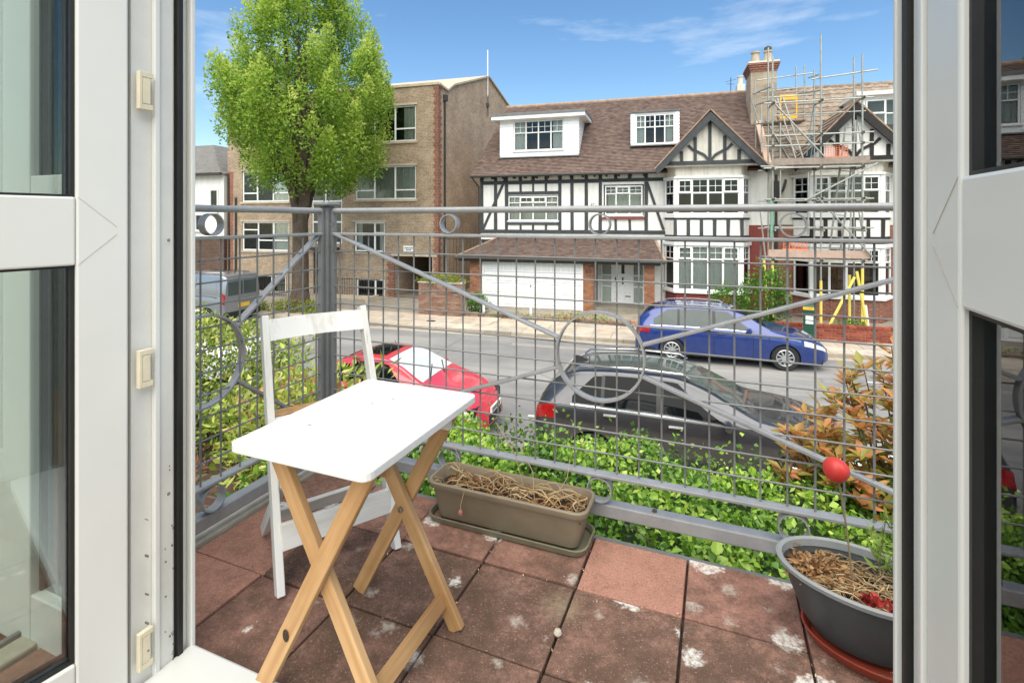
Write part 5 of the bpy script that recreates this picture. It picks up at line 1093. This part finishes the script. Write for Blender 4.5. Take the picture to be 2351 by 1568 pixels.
# ------------------------------------------------------------------ balcony
BZ = 2.77; BA = R(-5.4); cb, sb = math.cos(BA), math.sin(BA)
def B(u, v, h=0): return (u*cb-v*sb, u*sb+v*cb, BZ+h)
def bthing(name, label, cat, u, v, h=0, rz=0, group=None): return thing(name, label, cat, B(u, v, h), BA+rz, group)
fl = struct(MB().box(-1.62, 1.6, .3, 1.715, -.25, -.022).build('balcony_slab', plain('tile_joint', '4d3b31', .95, .35, 40))); fl.location = B(0, 0); fl.rotation_euler = (0, 0, BA)
def tilemat(name, dirt, base, lichen=True):
    t = NT(name); oi = t.new('ObjectInfo'); fine = t.noise(150, 6, .8); mid = t.noise(16, 9, .78); big = t.noise(3.1, 7, .72); lo = .56-dirt*.25
    c = t.mix(t.ramp(fine, .36, .62), srgb('8a6455'), srgb(base))
    c = t.mix(t.ramp(mid, lo, lo+.2, (0,0,0), (.85*min(1, dirt+.25),)*3), c, srgb('57443a'))
    c = t.mix(t.ramp(big, .62-dirt*.3, .82-dirt*.26, (0,0,0), (.78,)*3), c, srgb('584639'))
    c = t.mix(t.ramp(t.noise(9, 7, .75), .56, .74, (0,0,0), (.5*dirt,)*3), c, srgb('98897a'))
    c = t.mix(t.ramp(t.noise(210, 4, .75), .57, .66, (0,0,0), (.25+dirt*.6,)*3), c, srgb('3d2d25'))
    c = t.mix(t.ramp(t.noise(170, 3, .7, vec=(1, 1.07, 1)), .6, .68, (0,0,0), (.2+dirt*.45,)*3), c, srgb('b99c88'))
    c = t.mix(1, c, t.ramp(oi.outputs['Random'], 0, 1, (.86,.87,.88), (1.1,1.08,1.06)), 'MULTIPLY')
    if lichen:
        def spots(scale, thr0, size, seed, col, amt, soft):
            v = t.new('TexVoronoi', voronoi_dimensions='2D'); v.inputs['Scale'].default_value = scale; nn = t.new('TexNoise'); nn.inputs['Scale'].default_value = 34; nn.inputs['Detail'].default_value = 6; nn.inputs['Roughness'].default_value = .7; t.link(t.geo(), nn.inputs[0])
            sc = t.new('VectorMath', operation='SCALE'); sc.inputs['Scale'].default_value = .085; t.link(nn.outputs[1], sc.inputs[0]); wv = t.new('VectorMath', operation='ADD'); t.link(t.geo(), wv.inputs[0]); t.link(sc.outputs[0], wv.inputs[1])
            of = t.new('VectorMath', operation='ADD'); of.inputs[1].default_value = (seed, seed*.7, 0); t.link(wv.outputs[0], of.inputs[0]); t.link(of.outputs[0], v.inputs['Vector'])
            sp = t.new('SeparateColor'); t.link(v.outputs['Color'], sp.inputs[0]); th = t.new('MapRange'); th.inputs[1].default_value = thr0; th.inputs[2].default_value = 1; th.inputs[3].default_value = 0; th.inputs[4].default_value = size; t.link(sp.outputs[0], th.inputs[0])
            df = t.new('Math', operation='SUBTRACT'); t.link(th.outputs[0], df.inputs[0]); t.link(v.outputs['Distance'], df.inputs[1])
            mk = t.mix(1, t.ramp(df.outputs[0], .0, soft, (0,0,0), (amt,)*3), t.ramp(t.noise(70, 5, .75), .36, .56, (.15,.15,.15), (1,1,1)), 'MULTIPLY'); return t.mix(mk, c, srgb(col))
        c = spots(3.1, .6, .26, 5.7, '9d9678', .4, .2); c = spots(9, .4, .26, 8.1, 'b5ada0', .75, .14); c = spots(4.6, .38, .27, 3.3, 'd2cec4', 1, .05)
    t.col(c); t.b.inputs['Roughness'].default_value = .95; t.b.inputs['Specular IOR Level'].default_value = .25; t.bump(fine, .5, .003); return t.m
M['tile_dirty'] = tilemat('floor_tile_dirty', .78, 'a98576'); M['tile_mid'] = tilemat('floor_tile_mid', .6, 'a87e70'); M['tile_clean'] = tilemat('floor_tile_clean', .3, 'b08473', False)
U0 = [-1.59, -1.288, -.988, -.688, -.388, -.088, .212, .512, .812, 1.112]; V0 = [.3, .556, .856, 1.156, 1.456, 1.718]
random.seed(21)
for i, (a, b) in enumerate(zip(U0, U0[1:])):
    for j, (c, d) in enumerate(zip(V0, V0[1:])):
        g = .0035; mt = 'tile_dirty'
        if i == 0 and j in (1, 2, 3): mt = 'tile_clean'
        elif i == 4 and j == 4: mt = 'tile_clean'
        elif j == 4 or (i == 1 and j in (1, 2)): mt = 'tile_mid'
        o = MB().box(a+g, b-g, c+g, d-g, -.022, 0).build('floor_tile', mt, fl, bevel=.0035, seg=2); o.location = (0, 0, random.uniform(-.002, .0)); o.rotation_euler = (random.uniform(-.002, .002), random.uniform(-.002, .002), 0)
MB().box(-1.665, -1.597, .3, 1.74, -.25, .008).build('edge_kerb', 'concrete', fl, bevel=.006); MB().box(-1.68, -1.667, .3, 1.76, -.04, .016).build('edge_strip', 'lead', fl)
MB().box(-1.62, 1.6, 1.722, 1.74, -.25, -.01).build('edge_board', 'lead', fl)
n = 420; jo = RNG.integers(0, 2, n); uu = np.where(jo == 0, RNG.choice(U0[1:-1], n)+RNG.normal(0, .006, n), RNG.uniform(-1.55, .6, n)); vv = np.where(jo == 0, RNG.uniform(.9, 1.7, n), RNG.choice(V0[1:-1], n)+RNG.normal(0, .007, n)); fr_ = RNG.random(n) < .25; uu[fr_] = RNG.uniform(-1.5, .6, fr_.sum()); vv[fr_] = RNG.uniform(.9, 1.7, fr_.sum())
leaves('floor_debris', np.c_[uu, vv, np.full(n, .0015)], rdir(n, .1), rdir(n, 2), .003+.008*RNG.random(n)**2, .002+.004*RNG.random(n), RNG.random(n), attrcol('debris', ['5a4636', 'b59f80', '7d6a50', 'cdbd9d'], .9), fl, .1, 'stuff')
# small debris on the tiles
for k, (u, v, lab) in enumerate(((-.385, 1.27, 'small pale snail shell on the joint between tiles'),)):
    o = MB().lathe([(.001, .0), (.008, .002), (.011, .008), (.008, .015), (.001, .018)], 12).build('snail_shell', 'concrete', None, smooth=True); o.location = B(u, v, .0); tag(o, lab, 'shell')

RL = bthing('balcony_railing', 'grey painted steel balcony railing with wire mesh, rings and circle panels', 'railing', 0, 0)
VR, UR, H1, H2, H3, H4 = 1.78, -1.6, 1.115, 1.015, .184, .082
def rp_(mb, name, mat='rail', **k): return mb.build(name, mat, RL, **k)
UE, VE = .815, .66
# corner post: square tube with fixing plates and cap
rp_(MB().box(UR-.024, UR+.024, VR-.024, VR+.024, -.35, 1.135), 'corner_post', 'post', bevel=.006)
rp_(MB().box(UR+.0245, UR+.044, VR-.01, VR+.014, -.1, 1.12), 'post_flange', 'post', bevel=.004); rp_(MB().box(UR-.014, UR+.01, VR-.044, VR-.0245, -.1, 1.12), 'post_flange', 'post', bevel=.004)
rp_(MB().box(UR-.042, UR+.044, VR-.044, VR+.042, 1.136, 1.152), 'post_cap', 'post', bevel=.008)
for z in (1.06, .95, .6, .25): rp_(MB().lathe([(.012, 0), (.011, .006), (.006, .01), (.001, .011)], 10, (UR+.035, VR-.012, z), 'y'), 'bolt', 'post').rotation_euler = (0, 0, 0)
def rails(axis):
    if axis == 'u': pt = lambda s, z, o=0: (s, VR+o, z); a, b = UR+.04, 1.45
    else: pt = lambda s, z, o=0: (UR+o, s, z); a, b = VR-.04, .78
    rp_(MB().tube([pt(a, H1), pt(b, H1)], .0125, 10), 'top_rail', smooth=True)
    rp_(MB().bar(pt(a, H2), pt(b, H2), .03, .012), 'second_rail', bevel=.003)
    rp_(MB().bar(pt(a, H3), pt(b, H3), .04, .012), 'lower_rail', bevel=.003)
    rp_(MB().bar(pt(a, H4-.02, .012 if axis == 'u' else -.012), pt(b, H4-.02, .012 if axis == 'u' else -.012), .045, .045), 'bottom_bar', bevel=.004)
    ax, nn = (((1, 0, 0), (0, 1, 0)) if axis == 'u' else ((0, 1, 0), (1, 0, 0)))
    cs = [-.985, -.385, .215, .815] if axis == 'u' else [1.225]
    for s_ in cs:
        rp_(MB().ring(pt(s_, (H1+H2)/2-.004), (H1-H2)/2-.012, .032, .004, ax, nn), 'ring', smooth=True); rp_(MB().ring(pt(s_, (H3+H4)/2), (H3-H4)/2-.007, .036, .004, ax, nn), 'ring', smooth=True)
    # mesh
    d = 1 if axis == 'u' else -1; k = 1; s_ = a+d*.03
    while (s_ < b-.02 if d > 0 else s_ > b+.02):
        rp_(MB().tube([pt(s_, H3, .004), pt(s_, H2, .004)], .0032, 6), 'mesh_wire', 'wire', smooth=True); s_ += d*.0752
    for q in range(1, 11):
        z = H2-q*.0755; rp_(MB().tube([pt(a-d*.002, z, -.003), pt(b, z, -.003)], .0032, 6), 'mesh_wire', 'wire', smooth=True)
    c0, hw = ((-.385, 1.16) if axis == 'u' else (1.2, .54)); zc = (H2+H3)/2; rr = .158
    rp_(MB().ring(pt(c0, zc, -.008), rr, .03, .007, ax, nn, 48), 'circle', smooth=True)
    for sx in (-1, 1):
        for sz in (-1, 1):
            e = Vector((sx*hw, sz*(H2-H3)/2)); dn = e.normalized(); p = dn*rr
            if axis == 'v' and sx < 0: e = Vector((-.42, sz*(H2-H3)/2*.78))
            rp_(MB().bar(pt(c0+p.x, zc+p.y, -.008), pt(c0+e.x, zc+e.y, -.008), .03, .011, up=(0, 0, 1)), 'diagonal_bar', bevel=.002)
rails('u'); rails('v')
rp_(MB().lathe([(.008, 0), (.008, .006), (.001, .008)], 8, (-.2, 1.79, H4+.003)), 'bolt', 'clamp')

# ------------------------------------------------------------------ folding table
TB = bthing('folding_table', 'small folding table with white top and crossed natural pine legs', 'table', -.806, 1.039)
hw, hl, th_ = .186, .242, .593
m = MB(); r = .022; pts = []
for cx_, cy_, a0 in ((hw-r, hl-r, 0), (-hw+r, hl-r, 90), (-hw+r, -hl+r, 180), (hw-r, -hl+r, 270)):
    for k in range(5): a = R(a0+k*22.5); pts.append((cx_+r*math.cos(a), cy_+r*math.sin(a)))
m.hexa([(x, y, th_-.02) for x, y in pts], [(x, y, th_) for x, y in pts]); m.build('table_top', 'tabletop', TB, bevel=.003)
def pine(name, p0, p1, w, h, up, parent=TB, mat='pine'):
    p0, p1 = Vector(p0), Vector(p1); d = p1-p0; L_ = d.length; z = d.normalized(); x = Vector(up).cross(z).normalized(); y = z.cross(x)
    o = MB().box(-w/2, w/2, -h/2, h/2, 0, L_).build(name, mat, parent, bevel=.0025)
    o.matrix_local = Matrix(((x.x, y.x, z.x, p0.x), (x.y, y.y, z.y, p0.y), (x.z, y.z, z.z, p0.z), (0,0,0,1))); return o
for sy in (-1, 1):
    yo, yi = sy*.175, sy*.152
    a = pine('leg', (-.165, yo, 0), (.145, yo, th_-.02), .02, .04, (1, 0, 0)); b = pine('leg', (.17, yi, 0), (-.15, yi, th_-.02), .02, .04, (1, 0, 0))
    if sy > 0: MB().lathe([(.008, 0), (.008, -.004), (.003, -.005)], 10, (.0, yi-.0105, .285), 'y').build('bolt', 'screw', TB)
    MB().box(-.16, .16, sy*.14-.0, sy*.14+.018*(-sy), th_-.06, th_-.021).build('top_batten', 'white_wood' if sy > 0 else 'pine', TB)
pine('stretcher', (.128, -.143, .07), (.128, .143, .07), .035, .018, (1, 0, .45))
MB().lathe([(.011, 0), (.007, -.002), (.001, -.0025)], 10, (-.075, -.187, .165), 'y', sx=.8, sy=1.3).build('knot', 'knot', TB)
for u, v in ((-.04, .07), (-.01, .12), (-.09, -.1)): MB().box(u-.005, u+.005, v-.003, v+.003, th_+.0002, th_+.0008).build('chip', 'sill', TB)

# ------------------------------------------------------------------ folding chair
fa = math.atan2(.3187, .1936)
CH = bthing('folding_chair', 'white painted wooden folding chair standing behind the table', 'chair', -1.072, 1.258, 0, fa)
# local frame: x along the width, y towards the back
wd = .178
for s_ in (-1, 1):
    o = pine('leg', (s_*wd, 0, 0), (s_*wd*.93, .285, .755), .022, .042, (0, 1, 0), CH, 'white_wood')
    pine('leg', (s_*(wd-.027), .36, 0), (s_*(wd-.027), -.06, .44), .02, .038, (0, 1, 0), CH, 'white_wood')
    MB().lathe([(.006, 0), (.006, .004), (.001, .005)], 8, (s_*wd, .09, .42), 'y').build('bolt', 'screw', CH)
MB().grid(lambda u, v: (-wd+.02+2*(wd-.02)*u, .158+.03*math.sin(u*math.pi)-.004-.01*(1-v), .69+.095*v), 10, 1).build('back_rail_face', 'white_wood', CH) if False else None
br_ = MB(); 
for i in range(10):
    u0, u1 = i/10, (i+1)/10; y0, y1 = .268+.022*math.sin(u0*math.pi), .268+.022*math.sin(u1*math.pi); x0, x1 = -wd*.93+.01+(2*wd*.93-.02)*u0, -wd*.93+.01+(2*wd*.93-.02)*u1
    br_.hexa([(x0, y0-.034, .682), (x1, y1-.034, .682), (x1, y1-.018, .682), (x0, y0-.018, .682)], [(x0, y0-.008, .745), (x1, y1-.008, .745), (x1, y1+.008, .745), (x0, y0+.008, .745)])
bo = br_.build('back_rail', 'white_wood', CH)
for k in range(5): MB().box(-wd+.012, wd-.012, -.09+k*.07, -.09+k*.07+.055, .435, .452).build('seat_slat', 'pine' if k == 4 else 'white_wood', CH, bevel=.003)
for s_ in (-1, 1): MB().box(s_*(wd-.045)-.008, s_*(wd-.045)+.008, -.09, .25, .405, .434).build('seat_rail', 'white_wood', CH)
pine('front_stretcher', (-wd+.01, .036, .145), (wd-.01, .036, .145), .018, .075, (0, .18, 1), CH, 'white_wood'); pine('rear_stretcher', (-wd+.03, .275, .085), (wd-.03, .275, .085), .016, .05, (0, -.4, 1), CH, 'white_wood')

# ------------------------------------------------------------------ trough planter
def rrect(w, d, r, n=5):
    out_ = []
    for cx_, cy_, a0 in ((w/2-r, d/2-r, 0), (-w/2+r, d/2-r, 90), (-w/2+r, -d/2+r, 180), (w/2-r, -d/2+r, 270)):
        for k in range(n): a = R(a0+k*90/(n-1)); out_.append((cx_+r*math.cos(a), cy_+r*math.sin(a)))
    return out_
def vessel(rings, cap=True):
    m = MB(); n = len(rings[0][0]); b = 0
    for pts, z in rings: m.v += [(x, y, z) for x, y in pts]; m.tint += [0]*n
    for i in range(len(rings)-1):
        for k in range(n): k2 = (k+1) % n; m.f.append((i*n+k, i*n+k2, (i+1)*n+k2, (i+1)*n+k))
    cap and m.f.append(tuple(range(n))); return m
TP = bthing('trough_planter', 'brown plastic trough planter of dead stalks on its tray by the railing', 'planter', -.68, 1.66, .002)
vessel([(rrect(.52, .115, .03), .012), (rrect(.565, .145, .035), .118), (rrect(.585, .165, .04), .12), (rrect(.59, .17, .042), .128), (rrect(.59, .17, .042), .138), (rrect(.583, .163, .04), .142), (rrect(.57, .15, .036), .141), (rrect(.558, .138, .034), .125), (rrect(.55, .13, .034), .1)]).build('trough', 'trough', TP, smooth=True)
vessel([(rrect(.55, .145, .04), 0), (rrect(.575, .168, .045), .004), (rrect(.585, .178, .045), .022), (rrect(.575, .168, .045), .023), (rrect(.565, .158, .045), .01)]).build('tray', 'tray', TP, smooth=True)
MB().grid(lambda u, v: (-.272+.544*u, -.064+.128*v, .1005+.008*math.sin(u*31)*math.sin(v*9)), 24, 6).build('compost', 'compost', TP)
def stalks(name, parent, n, w, d, z, length, mat, seed, r=.0013, rise=.03):
    rd = random.Random(seed); m = MB()
    for k in range(n):
        p = Vector((rd.uniform(-w, w), rd.uniform(-d, d), z)); a = rd.uniform(0, 6.28); L_ = length*rd.uniform(.4, 1.2); pts = [p]; h = rd.uniform(.3, 1)*rise; dirx, diry = math.cos(a), math.sin(a)*.55
        for q in range(1, 5):
            f = q/4; pts.append(p+Vector((dirx*L_*f+rd.uniform(-.008, .008), diry*L_*f+rd.uniform(-.008, .008), h*math.sin(f*2.7)+rd.uniform(0, .006))))
        for q in pts: q.x = max(-w*1.04, min(w*1.04, q.x)); q.y = max(-d*1.04, min(d*1.04, q.y))
        m.tube(pts, [r*rd.uniform(.8, 1.7)]*4+[r*.5], 4, rd.random()+.001)
    o = m.build(name, mat, parent); o['kind'] = 'stuff'; return o
stalks('dry_stalks', TP, 80, .262, .056, .112, .13, 'straw', 3, .0016, .04); stalks('dry_roots', TP, 110, .262, .056, .108, .05, 'deadleaf', 8, .0016, .02)
m = MB()
for a, b in (((.1, -.02, .12), (.02, .06, .25)), ((.16, .0, .12), (.2, .07, .24)), ((.05, .02, .12), (-.08, .06, .33)), ((-.2, .0, .11), (-.26, .05, .24))): m.tube([a, tuple((Vector(a)+Vector(b))/2+Vector((.02, 0, .01))), b], .0014, 4, .4)
m.build('loose_stalk', 'straw', TP); o = MB().tube([(-.12, -.06, .13), (-.135, -.085, .135), (-.145, -.092, .09), (-.145, -.094, .075)], .0016, 5).build('drooping_stalk', 'straw', TP); MB().lathe([(.001, -.012), (.008, -.008), (.009, 0), (.006, .007), (.001, .01)], 10, (-.145, -.094, .065)).build('seed_head', plain('bud', 'a86a5e', .6), o, smooth=True)

# ------------------------------------------------------------------ oval bowl planter
def ell(a, b, n=36): return [(a*math.cos(6.2832*k/n), b*math.sin(6.2832*k/n)) for k in range(n)]
BP = bthing('bowl_planter', 'oval dark grey plastic planter with dried plants on a terracotta saucer', 'planter', .342, 1.535, .0, R(-14)); BP.scale = (.93, .92, .84)
vessel([(ell(.125, .085), .02), (ell(.15, .105), .06), (ell(.205, .138), .2), (ell(.2, .134), .2), (ell(.19, .125), .17)]).build('bowl', 'bowl', BP, smooth=True)
vessel([(ell(.204, .138), .196), (ell(.213, .146), .2), (ell(.214, .147), .211), (ell(.207, .14), .2155), (ell(.198, .132), .211), (ell(.194, .128), .19)], False).build('rim', 'bowlrim', BP, smooth=True)
vessel([(ell(.14, .1), .0), (ell(.152, .11), .004), (ell(.168, .125), .034), (ell(.162, .119), .034), (ell(.146, .104), .012)]).build('saucer', 'saucer', BP, smooth=True).location = (.02, -.012, 0)
MB().grid(lambda u, v: ((.19*(u*2-1))*math.sqrt(max(0, 1-((v*2-1)**2)*.6)), (.122*(v*2-1))*math.sqrt(max(0, 1-((u*2-1)**2)*.6)), .158+.018*math.sin(u*9+1)*math.sin(v*7)), 16, 12).build('compost', 'compost', BP)
stalks('dry_stalks', BP, 190, .14, .09, .168, .1, 'straw', 5, .0013, .03)
n = 520; P = np.c_[np.clip(-.095+RNG.normal(0, .034, n), -.165, 0), np.clip(RNG.normal(0, .034, n), -.07, .07), .17+np.abs(RNG.normal(0, .012, n))]; dd = (P-np.array([-.1, .01, .165]))*np.array([1, 1, .5]); 
leaves('dead_leaves', P, dd+rdir(n)*.03, rdir(n, .6), .012+.022*RNG.random(n), .005+.012*RNG.random(n), RNG.random(n), 'deadleaf', BP, .3)
n = 60; P = np.c_[.03+RNG.normal(0, .022, n), -.075+RNG.normal(0, .012, n), .178+np.abs(RNG.normal(0, .012, n))]; leaves('red_leaves', P, rdir(n, .4), rdir(n, 1), .02+.02*RNG.random(n), .008+.008*RNG.random(n), RNG.random(n), 'redleaf', BP, .2)
n = 110; ks_ = RNG.integers(0, 3, n); bx_ = np.array([[.03, .05], [.06, .06], [.09, .045]])[ks_]; hz = RNG.random(n); P = np.c_[bx_[:, 0]+RNG.normal(0, .012, n)+hz*.02, bx_[:, 1]+RNG.normal(0, .012, n), .2+hz*.17]; leaves('green_sprigs', P, rdir(n, .8), rdir(n, .5), .03+.03*RNG.random(n), .006+.006*RNG.random(n), RNG.random(n), 'greenstem', BP, .1)
for x, y in ((.03, .05), (.06, .06), (.09, .045)): MB().tube([(x, y, .16), (x+.01, y, .27), (x+.02, y+.005, .37)], .0015, 5).build('green_stem', 'stalk', BP)
MB().tube([(.13, .055, .16), (.13, .055, .245)], .004, 6).build('cane', 'stalk', BP); MB().tube([(.155, .04, .16), (.15, .04, .215)], .004, 6).build('cane', 'stalk', BP)
RB = bthing('garden_stake', 'round red ball ornament on a thin stick in the bowl planter', 'ornament', .32, 1.53, .14, 0)
MB().tube([(.0, .0, 0), (-.012, .01, .14), (-.03, .02, .27)], .0022, 6).build('stick', 'stalk', RB)
m = MB().lathe([(.001, -.03), (.016, -.0275), (.028, -.016), (.034, .0), (.032, .012), (.024, .022), (.012, .028), (.001, .0295)], 24); o = m.build('ball', 'redball', RB, smooth=True); o.location = (-.034, .022, .285); o.rotation_euler = (R(-25), R(28), 0); o.scale = (.92, 1, 1)

# ------------------------------------------------------------------ french doors, jambs, own wall
def local(name, label, cat): return bthing(name, label, cat, 0, 0)
DFm = local('door_frame', 'white plastic door frame with black seal around the balcony opening', 'door frame')
def jamb(side):
    s = -1 if side == 'L' else 1; U = -1.2 if side == 'L' else .236; Zb, Zt = -.05, 2.15
    def bx(n_, a, b, v0, v1, mat, bev=.002): 
        x0, x1 = sorted((U+s*a, U+s*b)); return MB().box(x0, x1, v0, v1, Zb, Zt).build(n_, mat, DFm, bevel=bev)
    bx('jamb', .012, .075, .735, .862, 'frameold'); bx('jamb_step', -.002, .0118, .778, .79, 'upvcdoor'); bx('jamb_step', .004, .0118, .79, .825, 'frameold'); bx('seal', -.004, .0118, .8305, .843, 'gasket', .001); bx('outer_lip', -.006, .075, .8625, .873, 'upvcdoor')
    if side == 'L':
        for z in (.34+.0, ): pass
        for zc in (1.08+.287, .745, .115):
            h = MB().box(U+.0, U+.0115, .738, .745, zc-.042, zc+.042).box(U+.0, U+.0115, .745, .768, zc+.03, zc+.042).box(U+.0, U+.0115, .745, .768, zc-.042, zc-.03).box(U+.004, U+.0115, .746, .762, zc-.029, zc+.029); h.build('hinge', 'hinge', DFm, bevel=.001)
        for zc in (1.03, .435): MB().lathe([(.004, 0), (.001, .001)], 8, (0,0,0)).build('screw_hole', 'grub', DFm).matrix_local = Matrix.Translation((U+.0035, .808, zc)) @ Matrix.Rotation(R(90), 4, 'Y')
        for k in range(26): zc = .02+.5*random.random()**2; v = random.choice((.755, .80, .81, .818, .815)); MB().box(U+.0018, U+.0034 if v > .79 else U+.0125, v, v+.003*random.random()+.001, zc, zc+.004*random.random()+.001).build('speck', 'grub', DFm)
jamb('L'); jamb('R')
MB().box(-1.28, .32, .735, .873, 2.1501, 2.23).build('head', 'frameold', DFm)
MB().box(-1.205, .24, .70, .872, -.06, .035).build('threshold', 'upvcdoor', DFm, bevel=.006)
def leaf(name, label, hinge, ang, width, side, thick=.06):
    """door leaf hinged at (u, v); local x runs from hinge into the room"""
    t = bthing(name, label, 'door', hinge[0], hinge[1], .04, ang)
    sw, z0, z1, m0, m1 = .092, 0, 2.08, .945, 1.085; y0, y1 = -thick/2, thick/2; g = .007
    MB().box(0, sw, y0, y1, z0, z1).build('stile', 'upvcdoor', t, bevel=.004); MB().box(width-sw, width, y0, y1, z0, z1).build('stile', 'upvcdoor', t, bevel=.004)
    for a, b in ((z0, z0+.13), (m0, m1), (z1-.1, z1)): MB().box(sw+.0005, width-sw-.0005, y0+.001, y1-.001, a, b).build('rail', 'upvcdoor', t, bevel=.004)
    for a, b in ((z0+.13, m0), (m1, z1-.1)):
        p = MB().box(sw, width-sw, -.012, -.009, a, b).box(sw, width-sw, .009, .012, a, b).build('pane', 'glassdoor', t)
        for yy in (y0+.008, y1-.022): MB().box(sw+.0002, sw+g, yy, yy+.014, a, b).box(width-sw-g, width-sw-.0002, yy, yy+.014, a, b).box(sw+g, width-sw-g, yy, yy+.014, a+.0002, a+g*.7).box(sw+g, width-sw-g, yy, yy+.014, b-g*.7, b-.0002).build('seal', 'gasket', t)
    # welded mitre lines where mid rail meets the stile
    for f in (y0-.0006, y1+.0006):
        for sg in (1, -1): MB().bar((sw-.002, f, (m1 if sg > 0 else m0)), (sw-.07, f, (m0+m1)/2+sg*.008), .0006, .0004, up=(0, 1, 0)).build('weld_line', 'sill', t)
    MB().box(.001, .012, y1, y1+.004, z0+.02, z1-.02).build('edge_seal', 'gasket', t) if False else None
    return t
# left leaf swings a little past square, right leaf square to the wall
leaf('french_door', 'white glazed door leaf folded open on the left', (-1.232, .728), R(-90-8.7), .68, 'L')
leaf('french_door', 'white glazed door leaf folded open on the right', (.268, .772), R(-90), .68, 'R')
SW = local('side_window', 'white framed side window seen through the left door glass', 'window')
for a, b, c, d in ((-1.84, -1.63, -.02, 2.2), (-1.34, -1.277, -.02, 2.2)): MB().box(a, b, .745, .8, c, d).build('frame', 'upvcdoor', SW, bevel=.004)
for c, d in ((-.02, .12), (1.02, 1.19), (2.1, 2.2)): MB().box(-1.63, -1.34, .746, .799, c, d).build('frame', 'upvcdoor', SW, bevel=.004)
for c, d in ((.12, 1.02), (1.19, 2.1)): MB().box(-1.63, -1.34, .772, .776, c, d).build('pane', 'glassdoor', SW); MB().box(-1.6299, -1.62, .765, .783, c, d).build('seal', 'gasket', SW)
HW = local('house_wall', 'red brick house wall beside the door opening', 'wall')
MB().box(-1.95, -1.64, .8005, .83, -2.7, 2.2).build('brick_face', 'ownbrick', HW); MB().box(-1.95, -1.842, .745, .8, -.03, 2.2).build('inner_wall', 'plaster', HW); MB().box(.34, .95, .7555, .83, -2.7, 2.3).build('brick_face', 'redbrick_x', HW); MB().box(.34, .95, .735, .755, -.03, 2.3).build('inner_wall', 'plaster', HW)
MB().box(-1.639, .339, .60, .86, -.5, -.061).build('brick_face', 'ownbrick', HW)
struct(MB().box(-4, 3, -2.2, .7, -.3, -.03).build('room_floor', 'roomfloor')); o = bpy.data.objects['room_floor']; o.location = B(0, 0); o.rotation_euler = (0, 0, BA)
rwl = struct(MB().box(.95, 1.0, -.1, .735, -.03, 2.2).build('room_wall', 'plaster'))
